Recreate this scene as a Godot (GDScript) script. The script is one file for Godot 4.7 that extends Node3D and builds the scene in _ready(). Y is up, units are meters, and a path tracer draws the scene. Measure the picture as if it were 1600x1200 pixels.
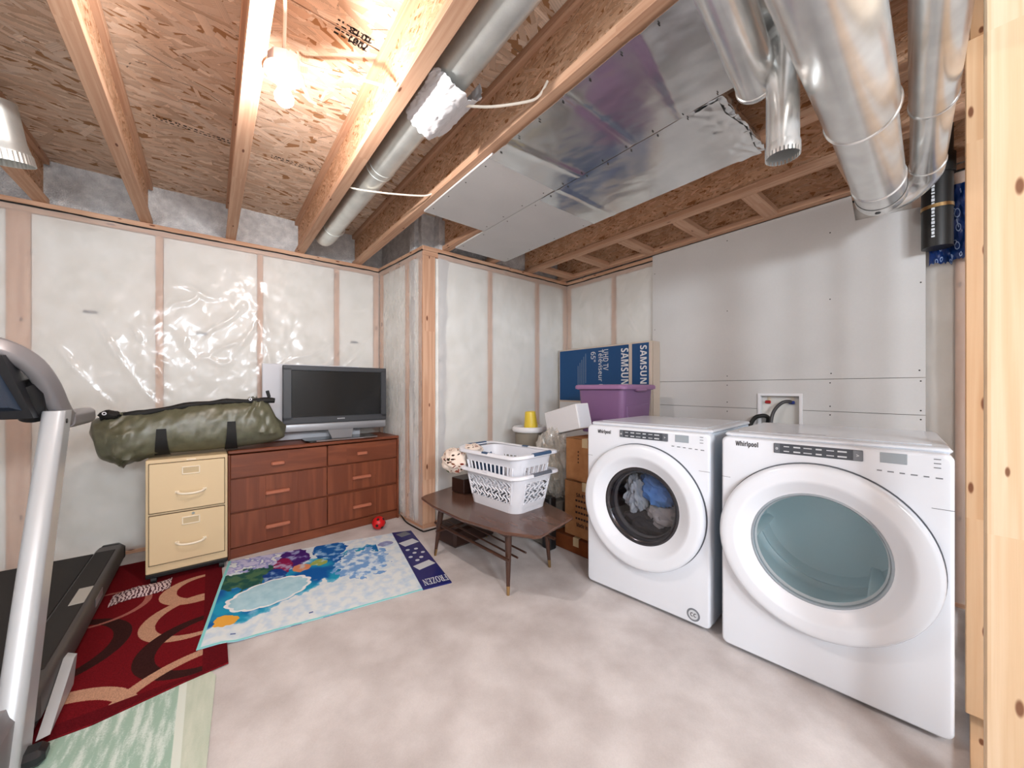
extends Node3D

# ---------------------------------------------------------------- geometry
class S:
	var v := PackedVector3Array()
	var uv := PackedVector2Array()
	var t := PackedInt32Array()
	var x := Transform3D.IDENTITY

	func at(tr: Transform3D) -> S:
		x = tr
		return self

	func pt(p: Vector3, u := Vector2.ZERO) -> int:
		v.append(x * p)
		uv.append(u)
		return v.size() - 1

	func tri(a: int, b: int, c: int) -> void:
		t.append(a); t.append(b); t.append(c)

	func quad(a: int, b: int, c: int, d: int) -> void:
		tri(a, b, c); tri(a, c, d)

	func orient(start: int, vs: int) -> void:
		# turn the triangles made since start so that they enclose a positive volume
		var c := Vector3.ZERO
		for i in range(vs, v.size()): c += v[i]
		c /= maxf(1.0, float(v.size() - vs))
		var vol := 0.0
		for i in range(start, t.size(), 3):
			vol += (v[t[i]] - c).dot((v[t[i + 1]] - c).cross(v[t[i + 2]] - c))
		if vol < 0.0:
			for i in range(start, t.size(), 3):
				var k := t[i + 1]; t[i + 1] = t[i + 2]; t[i + 2] = k

	func loft(rings: Array, closed := true, cap0 := false, cap1 := false, us := 1.0, vs_ := 1.0) -> S:
		var start := t.size()
		var vs := v.size()
		var n: int = rings[0].size()
		var m: int = n + 1 if closed else n
		for r in rings.size():
			for k in m:
				pt(rings[r][k % n], Vector2(us * k / float(m - 1), vs_ * r / float(maxi(1, rings.size() - 1))))
		for r in rings.size() - 1:
			for k in m - 1:
				var a := vs + r * m + k
				quad(a, a + 1, a + m + 1, a + m)
		for e in [[cap0, 0], [cap1, rings.size() - 1]]:
			if e[0]:
				var c := Vector3.ZERO
				for p in rings[e[1]]: c += p
				c /= n
				var ci := pt(c, Vector2(0.5, 0.5))
				var b0 := v.size()
				for k in n: pt(rings[e[1]][k], Vector2(0.5, 0.5))
				for k in (n if closed else n - 1):
					if e[1] == 0: tri(ci, b0 + (k + 1) % n, b0 + k)
					else: tri(ci, b0 + k, b0 + (k + 1) % n)
		orient(start, vs)
		return self

	# chamfered box, UVs run along its longest side (v) in metres
	func box(c: Vector3, s: Vector3, bev := 0.0, b := Basis.IDENTITY, uo := Vector2.ZERO) -> S:
		var start := t.size()
		var vs := v.size()
		var h := s * 0.5
		bev = minf(bev, minf(h.x, minf(h.y, h.z)) * 0.9)
		var la := 0
		if s.y >= s.x and s.y >= s.z: la = 1
		elif s.z >= s.x and s.z >= s.y: la = 2
		var id := {}
		for ax in 3:
			for sg in [-1, 1]:
				var o1 := (ax + 1) % 3
				var o2 := (ax + 2) % 3
				var ids := []
				for q in [[-1, -1], [1, -1], [1, 1], [-1, 1]]:
					var p := Vector3.ZERO
					p[ax] = sg * h[ax]
					p[o1] = q[0] * (h[o1] - bev)
					p[o2] = q[1] * (h[o2] - bev)
					var u := Vector2(p[o1], p[o2]) if o2 == la else Vector2(p[o2], p[o1])
					if ax == la: u = Vector2(p[o1], p[o2])
					var i := pt(c + b * p, u + uo + Vector2(0.13 * ax, 0.0))
					ids.append(i)
					var key := Vector3i(roundi(signf(p.x)), roundi(signf(p.y)), roundi(signf(p.z)))
					id[[key, ax]] = i
				if sg > 0: quad(ids[0], ids[1], ids[2], ids[3])
				else: quad(ids[3], ids[2], ids[1], ids[0])
		if bev > 0.0:
			for ax in 3:
				var o1 := (ax + 1) % 3
				var o2 := (ax + 2) % 3
				for a in [-1, 1]:
					for d in [-1, 1]:
						var k0 := Vector3i.ZERO
						k0[ax] = -1; k0[o1] = a; k0[o2] = d
						var k1 := k0
						k1[ax] = 1
						if a * d > 0: quad(id[[k0, o1]], id[[k0, o2]], id[[k1, o2]], id[[k1, o1]])
						else: quad(id[[k0, o2]], id[[k0, o1]], id[[k1, o1]], id[[k1, o2]])
			for sx in [-1, 1]:
				for sy in [-1, 1]:
					for sz in [-1, 1]:
						var k := Vector3i(sx, sy, sz)
						if sx * sy * sz > 0: tri(id[[k, 0]], id[[k, 1]], id[[k, 2]])
						else: tri(id[[k, 0]], id[[k, 2]], id[[k, 1]])
		orient(start, vs)
		return self

	# profile of (radius, height) turned about the local y axis
	func lathe(prof: Array, n := 32, closed_profile := false) -> S:
		var rings := []
		for p in prof:
			var ring := PackedVector3Array()
			for k in n:
				var a := TAU * k / n
				ring.append(Vector3(maxf(p[0], 0.00001) * cos(a), p[1], maxf(p[0], 0.00001) * sin(a)))
			rings.append(ring)
		if closed_profile: rings.append(rings[0])
		return loft(rings, true)

	func tube(path: Array, r, n := 10, caps := true) -> S:
		var rings := []
		var up := Vector3.UP
		var d0: Vector3 = (path[1] - path[0]).normalized()
		if absf(d0.y) > 0.9: up = Vector3.RIGHT
		var side := up.cross(d0).normalized()
		for i in path.size():
			var d: Vector3 = (path[mini(i + 1, path.size() - 1)] - path[maxi(i - 1, 0)]).normalized()
			side = (side - d * side.dot(d)).normalized()
			var nn := d.cross(side)
			var rr: float = r[i] if r is Array else r
			var ring := PackedVector3Array()
			for k in n:
				var a := TAU * k / n
				ring.append(path[i] + (side * cos(a) + nn * sin(a)) * rr)
			rings.append(ring)
		return loft(rings, true, caps, caps, 1.0, 1.0)

	# polygon in local xy, pushed from z0 to z1; cap UVs span the polygon's bounds (v downwards)
	func prism(poly: PackedVector2Array, z0: float, z1: float) -> S:
		var start := t.size()
		var vs := v.size()
		var lo := poly[0]
		var hi := poly[0]
		for p in poly:
			lo = lo.min(p); hi = hi.max(p)
		var sz := (hi - lo).max(Vector2(0.0001, 0.0001))
		if Geometry2D.is_polygon_clockwise(poly):
			poly = poly.duplicate()
			poly.reverse()
		var ix := Geometry2D.triangulate_polygon(poly)
		for z in [z0, z1]:
			var b := v.size()
			for p in poly: pt(Vector3(p.x, p.y, z), Vector2((p.x - lo.x) / sz.x, 1.0 - (p.y - lo.y) / sz.y))
			for i in range(0, ix.size(), 3):
				var a0 := poly[ix[i]]
				var ccw := (poly[ix[i + 1]] - a0).cross(poly[ix[i + 2]] - a0) > 0.0
				if ccw == (z == z1): tri(b + ix[i], b + ix[i + 1], b + ix[i + 2])
				else: tri(b + ix[i], b + ix[i + 2], b + ix[i + 1])
		var n := poly.size()
		for k in n:
			var p := poly[k]
			var q := poly[(k + 1) % n]
			var l := p.distance_to(q)
			var a := pt(Vector3(p.x, p.y, z0), Vector2(0, 0))
			var b2 := pt(Vector3(q.x, q.y, z0), Vector2(l, 0))
			var c := pt(Vector3(q.x, q.y, z1), Vector2(l, z1 - z0))
			var d := pt(Vector3(p.x, p.y, z1), Vector2(0, z1 - z0))
			quad(a, b2, c, d)
		orient(start, vs)
		return self

	# a grid fn(u, v) -> Vector3 over 0..1; with thick > 0 it becomes a closed slab along -n
	func sheet(nu: int, nv: int, fn: Callable, thick := 0.0, nrm := Vector3.UP) -> S:
		var start := t.size()
		var vs := v.size()
		var g := []
		for j in nv + 1:
			for i in nu + 1:
				var p: Vector3 = fn.call(i / float(nu), j / float(nv))
				g.append(p)
				pt(p, Vector2(i / float(nu), j / float(nv)))
		var w := nu + 1
		for j in nv:
			for i in nu:
				var a := vs + j * w + i
				quad(a, a + 1, a + w + 1, a + w)
		if thick > 0.0:
			var b := v.size()
			for p in g: pt(p - nrm * thick, Vector2(0.5, 0.5))
			for j in nv:
				for i in nu:
					var a := b + j * w + i
					quad(a, a + w, a + w + 1, a + 1)
			var rim := []
			for i in nu: rim.append(i)
			for j in nv: rim.append(j * w + nu)
			for i in nu: rim.append(nv * w + nu - i)
			for j in nv: rim.append((nv - j) * w)
			for k in rim.size():
				var p0: int = rim[k]
				var p1: int = rim[(k + 1) % rim.size()]
				var q := v.size()
				pt(g[p0], uv[vs + p0]); pt(g[p1], uv[vs + p1]); pt(g[p1] - nrm * thick, uv[vs + p1]); pt(g[p0] - nrm * thick, uv[vs + p0])
				quad(q, q + 3, q + 2, q + 1)
			orient(start, vs)
		return self

	func blob(c: Vector3, r: Vector3, amp := 0.0, sd := 1, freq := 3.0, n := 24, flat := -2.0) -> S:
		var ns := FastNoiseLite.new()
		ns.seed = sd
		ns.frequency = freq
		ns.noise_type = FastNoiseLite.TYPE_SIMPLEX_SMOOTH
		var rings := []
		for j in n + 1:
			var ring := PackedVector3Array()
			var ph := -PI / 2 + PI * j / n
			for k in n * 2:
				var a := TAU * k / (n * 2)
				var d := Vector3(cos(ph) * cos(a), sin(ph), cos(ph) * sin(a))
				var e := 1.0 + amp * ns.get_noise_3dv(d + Vector3(sd, 0, 0))
				var p := d * r * e
				p.y = maxf(p.y, flat * r.y)
				ring.append(c + p)
			rings.append(ring)
		return loft(rings, true)

	func tri_count() -> int:
		return t.size() / 3

	# joins coincident corners and shades smooth below the crease angle
	func mesh(crease := 42.0) -> ArrayMesh:
		var fn := PackedVector3Array()
		var nt := t.size() / 3
		fn.resize(nt)
		var weld := {}
		var w := PackedInt32Array()
		w.resize(v.size())
		for i in v.size():
			var k := Vector3i((v[i] * 20000.0).round())
			if not weld.has(k): weld[k] = weld.size()
			w[i] = weld[k]
		var adj := []
		adj.resize(weld.size())
		for i in weld.size(): adj[i] = PackedInt32Array()
		for i in nt:
			var a := v[t[i * 3]]
			fn[i] = (v[t[i * 3 + 1]] - a).cross(v[t[i * 3 + 2]] - a)
			for q in 3: adj[w[t[i * 3 + q]]].append(i)
		var cc := cos(deg_to_rad(crease))
		var ov := PackedVector3Array(); var on := PackedVector3Array(); var ou := PackedVector2Array()
		var m := 0
		ov.resize(nt * 3); on.resize(nt * 3); ou.resize(nt * 3)
		for i in nt:
			var f := fn[i]
			var fl := f.length()
			if fl < 1e-14: continue
			f /= fl
			for q in [0, 2, 1]:
				var ix := t[i * 3 + q]
				var s := Vector3.ZERO
				for j in adj[w[ix]]:
					var g := fn[j]
					if g.dot(f) >= cc * g.length(): s += g
				ov[m] = v[ix]; on[m] = s.normalized(); ou[m] = uv[ix]
				m += 1
		ov.resize(m); on.resize(m); ou.resize(m)
		var arr := []
		arr.resize(Mesh.ARRAY_MAX)
		arr[Mesh.ARRAY_VERTEX] = ov; arr[Mesh.ARRAY_NORMAL] = on; arr[Mesh.ARRAY_TEX_UV] = ou
		var am := ArrayMesh.new()
		if m: am.add_surface_from_arrays(Mesh.PRIMITIVE_TRIANGLES, arr)
		return am

# ---------------------------------------------------------------- scene helpers
var M := {}
var taken := {}
var rng := RandomNumberGenerator.new()
var nz := FastNoiseLite.new()

func V(X: float, Y: float, D: float) -> Vector3:   # X right along the back wall, Y up, D metres towards the back wall
	return Vector3(X, Y, -D)

func numbered(called: String) -> String:
	var n: int = taken.get(called, 0)
	taken[called] = n + 1
	return called if n == 0 else "%s_%03d" % [called, n]

func thing(called: String, label: String, category: String, tr := Transform3D.IDENTITY, group := "") -> Node3D:
	var o := Node3D.new()
	o.name = numbered(called)
	add_child(o)
	o.transform = tr
	o.set_meta("label", label)
	o.set_meta("category", category)
	if group: o.set_meta("group", group)
	return o

func struct(called: String, label: String, tr := Transform3D.IDENTITY) -> Node3D:
	var o := Node3D.new()
	o.name = called
	add_child(o)
	o.transform = tr
	o.set_meta("kind", "structure")
	o.set_meta("label", label)
	o.set_meta("category", called.split("_")[0])
	return o

func obj(called: String, s: S, m: Material, parent: Node, crease := 42.0) -> MeshInstance3D:
	return put(called, s.mesh(crease), m, parent)

func put(called: String, me: Mesh, m: Material, parent: Node) -> MeshInstance3D:
	var o := MeshInstance3D.new()
	o.name = called
	o.mesh = me
	o.material_override = m
	o.cast_shadow = GeometryInstance3D.SHADOW_CASTING_SETTING_ON
	parent.add_child(o, true)
	return o

func one(called: String, s: S, m: Material, label: String, category: String, group := "", crease := 42.0) -> MeshInstance3D:
	var o := obj(numbered(called), s, m, self, crease)
	o.set_meta("label", label)
	o.set_meta("category", category)
	if group: o.set_meta("group", group)
	return o

func text(called: String, what: String, height: float, m: Material, parent: Node, tr: Transform3D, depth := 0.0015, width := 0.0, bold := true, serif := false) -> MeshInstance3D:
	var f := SystemFont.new()
	f.font_names = PackedStringArray(["Droid Serif" if serif else "Droid Sans"])
	if bold: f.font_weight = 700
	var tm := TextMesh.new()
	tm.font = f
	tm.text = what
	tm.font_size = 64
	tm.pixel_size = height / 46.0
	tm.depth = depth
	tm.curve_step = 4.0
	if width > 0.0:
		var w := tm.get_aabb().size.x
		if w > 0.0: tr = tr * Transform3D(Basis.from_scale(Vector3(width / w, 1, 1)))
	var o := put(called, tm, m, parent)
	o.transform = tr
	return o

func wall_frame(p0: Vector2, p1: Vector2) -> Transform3D:   # (X, D) ends; local x along, y up, z out into the room
	var a := V(p0.x, 0, p0.y)
	var xa := (V(p1.x, 0, p1.y) - a).normalized()
	return Transform3D(Basis(xa, Vector3.UP, xa.cross(Vector3.UP)), a)

func T(o: Vector3, b := Basis.IDENTITY) -> Transform3D:
	return Transform3D(b, o)

func flat_at(X: float, Y: float, D: float, yaw := 0.0) -> Transform3D:   # local xy lies on the floor, local z is up
	return Transform3D(Basis(Vector3.UP, yaw) * Basis(Vector3(1, 0, 0), Vector3(0, 0, -1), Vector3(0, 1, 0)), V(X, Y, D))

func rrect(w: float, h: float, r: float, n := 5) -> PackedVector2Array:
	var p := PackedVector2Array()
	for q in [[1, 1, 0], [-1, 1, 1], [-1, -1, 2], [1, -1, 3]]:
		for k in n + 1:
			var a: float = PI / 2 * (q[2] + k / float(n))
			p.append(Vector2(q[0] * (w / 2 - r) + r * cos(a), q[1] * (h / 2 - r) + r * sin(a)))
	return p

func smooth(path: Array, n := 6) -> Array:
	var out := []
	for i in path.size() - 1:
		var p0: Vector3 = path[maxi(i - 1, 0)]
		var p3: Vector3 = path[mini(i + 2, path.size() - 1)]
		for k in n: out.append((path[i] as Vector3).cubic_interpolate(path[i + 1], p0, p3, k / float(n)))
	out.append(path[-1])
	return out

# ---------------------------------------------------------------- textures
func tex(im: Image) -> ImageTexture:
	im.generate_mipmaps()
	return ImageTexture.create_from_image(im)

func osb_image(n: int, sd: int) -> Image:
	var r := RandomNumberGenerator.new()
	r.seed = sd
	var b := PackedByteArray()
	b.resize(n * n * 3)
	for i in n * n:
		b[i * 3] = 168; b[i * 3 + 1] = 126; b[i * 3 + 2] = 90
	var tones := [Vector3(228, 204, 182), Vector3(223, 197, 173), Vector3(216, 188, 163), Vector3(233, 212, 192), Vector3(207, 176, 150), Vector3(225, 200, 177), Vector3(219, 192, 168)]
	for k in 2100:
		var tn: Vector3 = tones[r.randi() % tones.size()] * r.randf_range(0.95, 1.04)
		var sliver := r.randf() < 0.05
		if sliver: tn *= 0.6
		var l := r.randf_range(34, 92) * n / 768.0
		var w := (2.2 if sliver else r.randf_range(7, 19)) * n / 768.0
		var a := r.randfn(0.0, 0.38)
		if r.randf() < 0.12: a = r.randf_range(0, PI)
		var d := Vector2(cos(a), sin(a))
		var e := Vector2(-d.y, d.x)
		var o := Vector2(r.randf() * n, r.randf() * n)
		var skew := r.randf_range(-0.7, 0.7)
		var grain := r.randf_range(0.3, 0.9)
		var shade := r.randf_range(-0.045, 0.045)
		var iw := int(w / 0.75)
		var il := int(l / 0.75)
		for j in iw:
			var y := j * 0.75
			var edge := 1.0 + shade * (2.0 * j / iw - 1.0) + 0.04 * sin(j * grain * 2.0)
			if j == 0: edge *= 0.84
			var c := tn * edge
			var cr := clampi(int(c.x), 0, 255); var cg := clampi(int(c.y), 0, 255); var cb := clampi(int(c.z), 0, 255)
			var p := o + e * y + d * (skew * y)
			for i in il:
				var ix := (posmod(int(p.y), n) * n + posmod(int(p.x), n)) * 3
				b[ix] = cr; b[ix + 1] = cg; b[ix + 2] = cb
				p += d * 0.75
	return Image.create_from_data(n, n, false, Image.FORMAT_RGB8, b)

func wood_image(w: int, h: int, sd: int, light: Color, dark: Color, rings: float, streak: float, knots: int, fine := 0.08) -> Image:
	var f := FastNoiseLite.new()
	f.seed = sd; f.frequency = 1.0; f.fractal_octaves = 3
	var g := FastNoiseLite.new()
	g.seed = sd + 7; g.frequency = 1.0; g.fractal_octaves = 2
	var r := RandomNumberGenerator.new()
	r.seed = sd
	var kn := []
	for k in knots: kn.append([Vector2(r.randf(), r.randf()), r.randf_range(0.006, 0.015)])
	var b := PackedByteArray()
	b.resize(w * h * 3)
	for j in h:
		var y := j / float(h)
		for i in w:
			var x := i / float(w)
			var bend := 0.0
			var kd := 0.0
			for q in kn:
				var dx: float = (x - q[0].x) * w / float(h)
				var dy: float = (y - q[0].y)
				var dd: float = sqrt(dx * dx + dy * dy * 0.55) / q[1]
				if dd < 5.0: bend += exp(-dd * 0.9) * 0.25 * signf(dx)
				if dd < 1.15: kd = maxf(kd, 1.0 - smoothstep(0.55, 1.15, dd))
			var base := (x + bend + 0.05 * g.get_noise_2d(x * 1.3, y * 2.2)) * rings
			var v0 := 0.5 + 0.5 * sin(TAU * (base + 0.9 * f.get_noise_2d(x * 2.5, y * streak)))
			var v1 := f.get_noise_2d(x * 60.0, y * 5.0) * fine * 4.0
			var k0 := clampf(v0 * 0.6 + 0.2 + v1, 0.0, 1.0)
			var c := light.lerp(dark, k0)
			if kd > 0.0: c = c.lerp(Color(dark.r * 0.55, dark.g * 0.42, dark.b * 0.36), kd * 0.9)
			var ix := (j * w + i) * 3
			b[ix] = int(clampf(c.r, 0, 1) * 255); b[ix + 1] = int(clampf(c.g, 0, 1) * 255); b[ix + 2] = int(clampf(c.b, 0, 1) * 255)
	return Image.create_from_data(w, h, false, Image.FORMAT_RGB8, b)

func noise_image(n: int, sd: int, freq: float, a: Color, c: Color, oct := 4, speck := 0.0) -> Image:
	var f := FastNoiseLite.new()
	f.seed = sd; f.frequency = freq / n; f.fractal_octaves = oct
	var im := f.get_seamless_image(n, n)
	im.convert(Image.FORMAT_L8)
	var src := im.get_data()
	var r := RandomNumberGenerator.new()
	r.seed = sd
	var b := PackedByteArray()
	b.resize(n * n * 3)
	for i in n * n:
		var k := src[i] / 255.0
		var s := 1.0 + (r.randf() - 0.5) * speck
		b[i * 3] = clampi(int(lerpf(a.r, c.r, k) * 255 * s), 0, 255)
		b[i * 3 + 1] = clampi(int(lerpf(a.g, c.g, k) * 255 * s), 0, 255)
		b[i * 3 + 2] = clampi(int(lerpf(a.b, c.b, k) * 255 * s), 0, 255)
	return Image.create_from_data(n, n, false, Image.FORMAT_RGB8, b)

func grey_noise(n: int, sd: int, freq: float, oct := 3) -> Image:
	var f := FastNoiseLite.new()
	f.seed = sd; f.frequency = freq / n; f.fractal_octaves = oct
	var im := f.get_seamless_image(n, n)
	im.convert(Image.FORMAT_RGB8)
	return im

func mat(called: String, c: Color, rough := 0.7, metal := 0.0, spec := 0.5) -> StandardMaterial3D:
	var m := StandardMaterial3D.new()
	m.resource_name = called
	m.albedo_color = c
	m.roughness = rough
	m.metallic = metal
	m.metallic_specular = spec
	m.cull_mode = BaseMaterial3D.CULL_DISABLED
	M[called] = m
	return m

func tri_tex(m: StandardMaterial3D, t: Texture2D, size: float, world := true) -> StandardMaterial3D:
	m.albedo_texture = t
	m.uv1_triplanar = true
	m.uv1_world_triplanar = world
	m.uv1_scale = Vector3.ONE / size
	m.uv1_triplanar_sharpness = 8.0
	return m

func uv_tex(m: StandardMaterial3D, t: Texture2D, sx := 1.0, sy := 1.0) -> StandardMaterial3D:
	m.albedo_texture = t
	m.uv1_scale = Vector3(sx, sy, 1)
	return m

func bump(m: StandardMaterial3D, t: Texture2D, cm: float) -> StandardMaterial3D:
	m.heightmap_enabled = true
	m.heightmap_texture = t
	m.heightmap_scale = cm
	return m

func pane(called: String, c: Color, rough := 0.05) -> StandardMaterial3D:
	var m := mat(called, c, rough)
	m.transparency = BaseMaterial3D.TRANSPARENCY_ALPHA
	return m

func glow(called: String, c: Color, e: float) -> StandardMaterial3D:
	var m := mat(called, Color(1, 1, 1), 0.5)
	m.emission_enabled = true
	m.emission = c
	m.emission_energy_multiplier = e
	return m

# ---------------------------------------------------------------- the place
func _ready() -> void:
	rng.seed = 11
	nz.seed = 5
	nz.frequency = 1.0
	nz.noise_type = FastNoiseLite.TYPE_SIMPLEX_SMOOTH
	# camera: level, 39.1 degrees to the right of the back wall's normal
	var cam := Camera3D.new()
	cam.name = "camera"
	cam.position = V(0, 1.17, 0)
	cam.rotation.y = -atan(470.0 / 578.0)
	cam.projection = Camera3D.PROJECTION_FRUSTUM
	cam.near = 0.05
	cam.far = 60.0
	cam.size = 0.05 * 1200.0 / 578.0
	cam.frustum_offset = Vector2(0, 0.05 * 8.0 / 578.0)
	add_child(cam)
	cam.current = true
	var we := WorldEnvironment.new()
	we.name = "environment"
	var env := Environment.new()
	env.background_mode = Environment.BG_COLOR
	env.background_color = Color(0.02, 0.02, 0.02)
	env.tonemap_mode = Environment.TONE_MAPPER_LINEAR
	env.tonemap_exposure = EXPOSURE
	env.sdfgi_enabled = true
	env.ssao_enabled = true
	env.ssil_enabled = true
	we.environment = env
	add_child(we)
	materials()
	lamp_fixtures()
	room_shell()
	ceiling_structure()
	ceiling_things()
	right_side()
	washer_and_dryer()
	left_side()
	floor_things()
	table_group()
	carton_corner()

const EXPOSURE := 1.0
const WARM := Color(1.0, 0.975, 0.96)
const COOL := Color(0.925, 0.965, 1.0)

func materials() -> void:
	var n_fine := tex(grey_noise(256, 3, 40.0, 3))
	M["n_fine"] = null
	var osb := tex(osb_image(1024, 21))
	tri_tex(mat("osb", Color(1, 1, 1), 0.75, 0, 0.3), osb, 1.6)
	bump(M.osb, osb, 0.06)
	tri_tex(mat("osb_web", Color(0.95, 0.86, 0.79), 0.75, 0, 0.3), tex(osb_image(512, 77)), 0.75)
	M.osb_web.uv1_offset = Vector3(0.3, 0.1, 0.6)
	uv_tex(mat("fir", Color(1, 1, 1), 0.7, 0, 0.35), tex(wood_image(128, 512, 4, Color(0.82, 0.67, 0.56), Color(0.73, 0.56, 0.45), 1.6, 0.8, 2)), 9.0, 0.9)
	uv_tex(mat("stud_wood", Color(1, 1, 1), 0.7, 0, 0.35), tex(wood_image(128, 512, 9, Color(0.86, 0.71, 0.60), Color(0.75, 0.57, 0.46), 1.3, 0.8, 4)), 7.0, 0.8)
	uv_tex(mat("pine", Color(1, 1, 1), 0.55, 0, 0.4), tex(wood_image(256, 768, 15, Color(0.86, 0.775, 0.665), Color(0.79, 0.67, 0.53), 1.2, 0.7, 6, 0.03)), 5.5, 0.8)
	uv_tex(mat("pine_edge", Color(0.93, 0.86, 0.80), 0.6, 0, 0.4), M.pine.albedo_texture, 5.5, 0.8)
	uv_tex(mat("teak", Color(1, 1, 1), 0.42, 0, 0.5), tex(wood_image(256, 512, 31, Color(0.53, 0.29, 0.18), Color(0.415, 0.205, 0.12), 2.2, 1.2, 0, 0.05)), 2.4, 1.1)
	mat("teak_pale", Color(0.68, 0.41, 0.31), 0.4, 0, 0.5)
	uv_tex(mat("table_wood", Color(1, 1, 1), 0.3, 0, 0.5), tex(wood_image(256, 512, 41, Color(0.40, 0.285, 0.235), Color(0.335, 0.225, 0.18), 2.6, 1.3, 0, 0.04)), 2.0, 1.0).roughness = 0.2
	mat("leg_wood", Color(0.27, 0.165, 0.12), 0.35)
	tri_tex(mat("concrete", Color(1, 1, 1), 0.62, 0, 0.35), tex(noise_image(512, 8, 5.0, Color(0.73, 0.70, 0.69), Color(0.87, 0.85, 0.845), 5, 0.03)), 1.7)
	tri_tex(mat("foam", Color(1, 1, 1), 0.9, 0, 0.2), tex(noise_image(256, 12, 6.0, Color(0.76, 0.76, 0.77), Color(0.92, 0.92, 0.92), 4, 0.05)), 0.5)
	bump(M.foam, n_fine, 0.8)
	tri_tex(mat("batt", Color(1, 1, 1), 0.95, 0, 0.1), tex(noise_image(256, 14, 5.0, Color(0.875, 0.87, 0.845), Color(0.955, 0.955, 0.945), 3, 0.03)), 0.9)
	pane("poly", Color(0.96, 0.955, 0.945, 0.28), 0.14).metallic_specular = 0.36
	mat("sealant", Color(0.07, 0.065, 0.06), 0.5)
	tri_tex(mat("drywall", Color(1, 1, 1), 0.8, 0, 0.25), tex(noise_image(256, 19, 3.0, Color(0.79, 0.785, 0.78), Color(0.815, 0.81, 0.805), 3, 0.01)), 1.6)
	mat("drywall_edge", Color(0.72, 0.68, 0.62), 0.9)
	mat("screw", Color(0.12, 0.11, 0.1), 0.5, 0.6)
	mat("far_wall", Color(0.80, 0.785, 0.77), 0.85)
	var gt := tex(noise_image(256, 23, 4.0, Color(0.84, 0.845, 0.84), Color(0.93, 0.935, 0.93), 4, 0.02))
	tri_tex(mat("galvanized", Color(1, 1, 1), 0.24, 0.75), gt, 0.5)
	tri_tex(mat("galvanized_dull", Color(0.98, 0.99, 0.98), 0.38, 0.75), gt, 0.7)
	bump(tri_tex(mat("foil", Color(0.98, 0.98, 0.985), 0.2, 0.95), gt, 1.2), tex(grey_noise(256, 33, 3.0, 3)), 0.06)
	mat("metal_dark", Color(0.30, 0.29, 0.28), 0.4, 0.8)
	mat("white_plastic", Color(0.90, 0.90, 0.91), 0.35)
	mat("basket_white", Color(0.88, 0.89, 0.92), 0.4)
	mat("blue_grip", Color(0.22, 0.33, 0.46), 0.5)
	mat("grey_grip", Color(0.38, 0.40, 0.44), 0.5)
	mat("porcelain", Color(0.93, 0.92, 0.90), 0.2)
	mat("cable_white", Color(0.92, 0.88, 0.82), 0.5)
	mat("black_rubber", Color(0.05, 0.05, 0.05), 0.6)
	mat("black_plastic", Color(0.07, 0.075, 0.085), 0.4)
	mat("abs_black", Color(0.075, 0.072, 0.07), 0.45)
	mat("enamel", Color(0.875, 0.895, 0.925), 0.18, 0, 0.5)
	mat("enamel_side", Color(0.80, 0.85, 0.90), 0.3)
	mat("door_white", Color(0.88, 0.90, 0.93), 0.14)
	mat("seam", Color(0.36, 0.38, 0.41), 0.5)
	mat("control_grey", Color(0.27, 0.29, 0.32), 0.35)
	mat("control_light", Color(0.80, 0.82, 0.84), 0.5)
	mat("display", Color(0.60, 0.64, 0.67), 0.15)
	mat("print_grey", Color(0.45, 0.47, 0.50), 0.5)
	mat("logo_grey", Color(0.20, 0.20, 0.22), 0.3, 0.5)
	mat("chrome", Color(0.75, 0.75, 0.77), 0.12, 1.0)
	mat("bezel", Color(0.33, 0.33, 0.35), 0.16, 0.9)
	mat("drum_steel", Color(0.42, 0.42, 0.44), 0.28, 1.0)
	mat("drum_paint", Color(0.80, 0.90, 0.93), 0.35)
	mat("gasket", Color(0.30, 0.30, 0.32), 0.5)
	pane("door_glass", Color(0.12, 0.12, 0.14, 0.16), 0.02)
	pane("dryer_glass", Color(0.50, 0.66, 0.70, 0.16), 0.02)
	mat("blue_cloth", Color(0.32, 0.49, 0.75), 0.9)
	mat("grey_cloth", Color(0.55, 0.54, 0.56), 0.9)
	mat("white_cloth", Color(0.62, 0.65, 0.70), 0.9)
	mat("dark_cloth", Color(0.10, 0.09, 0.12), 0.9)
	mat("cabinet_beige", Color(0.85, 0.755, 0.60), 0.45)
	mat("cabinet_bright", Color(0.94, 0.89, 0.80), 0.35)
	mat("cabinet_gap", Color(0.36, 0.29, 0.2), 0.7)
	mat("card_cream", Color(0.76, 0.68, 0.54), 0.7)
	mat("tv_grey", Color(0.21, 0.22, 0.24), 0.4)
	mat("tv_screen", Color(0.055, 0.06, 0.065), 0.16)
	mat("tv_silver", Color(0.60, 0.61, 0.63), 0.3, 0.6)
	mat("tv_glass", Color(0.03, 0.03, 0.03), 0.05)
	mat("board_white", Color(0.82, 0.83, 0.86), 0.6)
	var ol := tex(noise_image(256, 51, 7.0, Color(0.32, 0.32, 0.245), Color(0.41, 0.41, 0.325), 3, 0.08))
	tri_tex(mat("olive", Color(1, 1, 1), 0.4, 0, 0.6), ol, 0.5, false)
	mat("black_web", Color(0.045, 0.045, 0.042), 0.7)
	mat("treadmill_silver", Color(0.74, 0.755, 0.77), 0.32, 0.25)
	mat("treadmill_grey", Color(0.53, 0.52, 0.53), 0.36, 0.25)
	mat("treadmill_dark", Color(0.12, 0.125, 0.14), 0.35)
	mat("treadmill_rail", Color(0.30, 0.285, 0.28), 0.5)
	mat("treadmill_belt", Color(0.14, 0.13, 0.125), 0.8)
	mat("treadmill_screen", Color(0.20, 0.24, 0.30), 0.12)
	mat("sticker", Color(0.70, 0.69, 0.66), 0.6)
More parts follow.
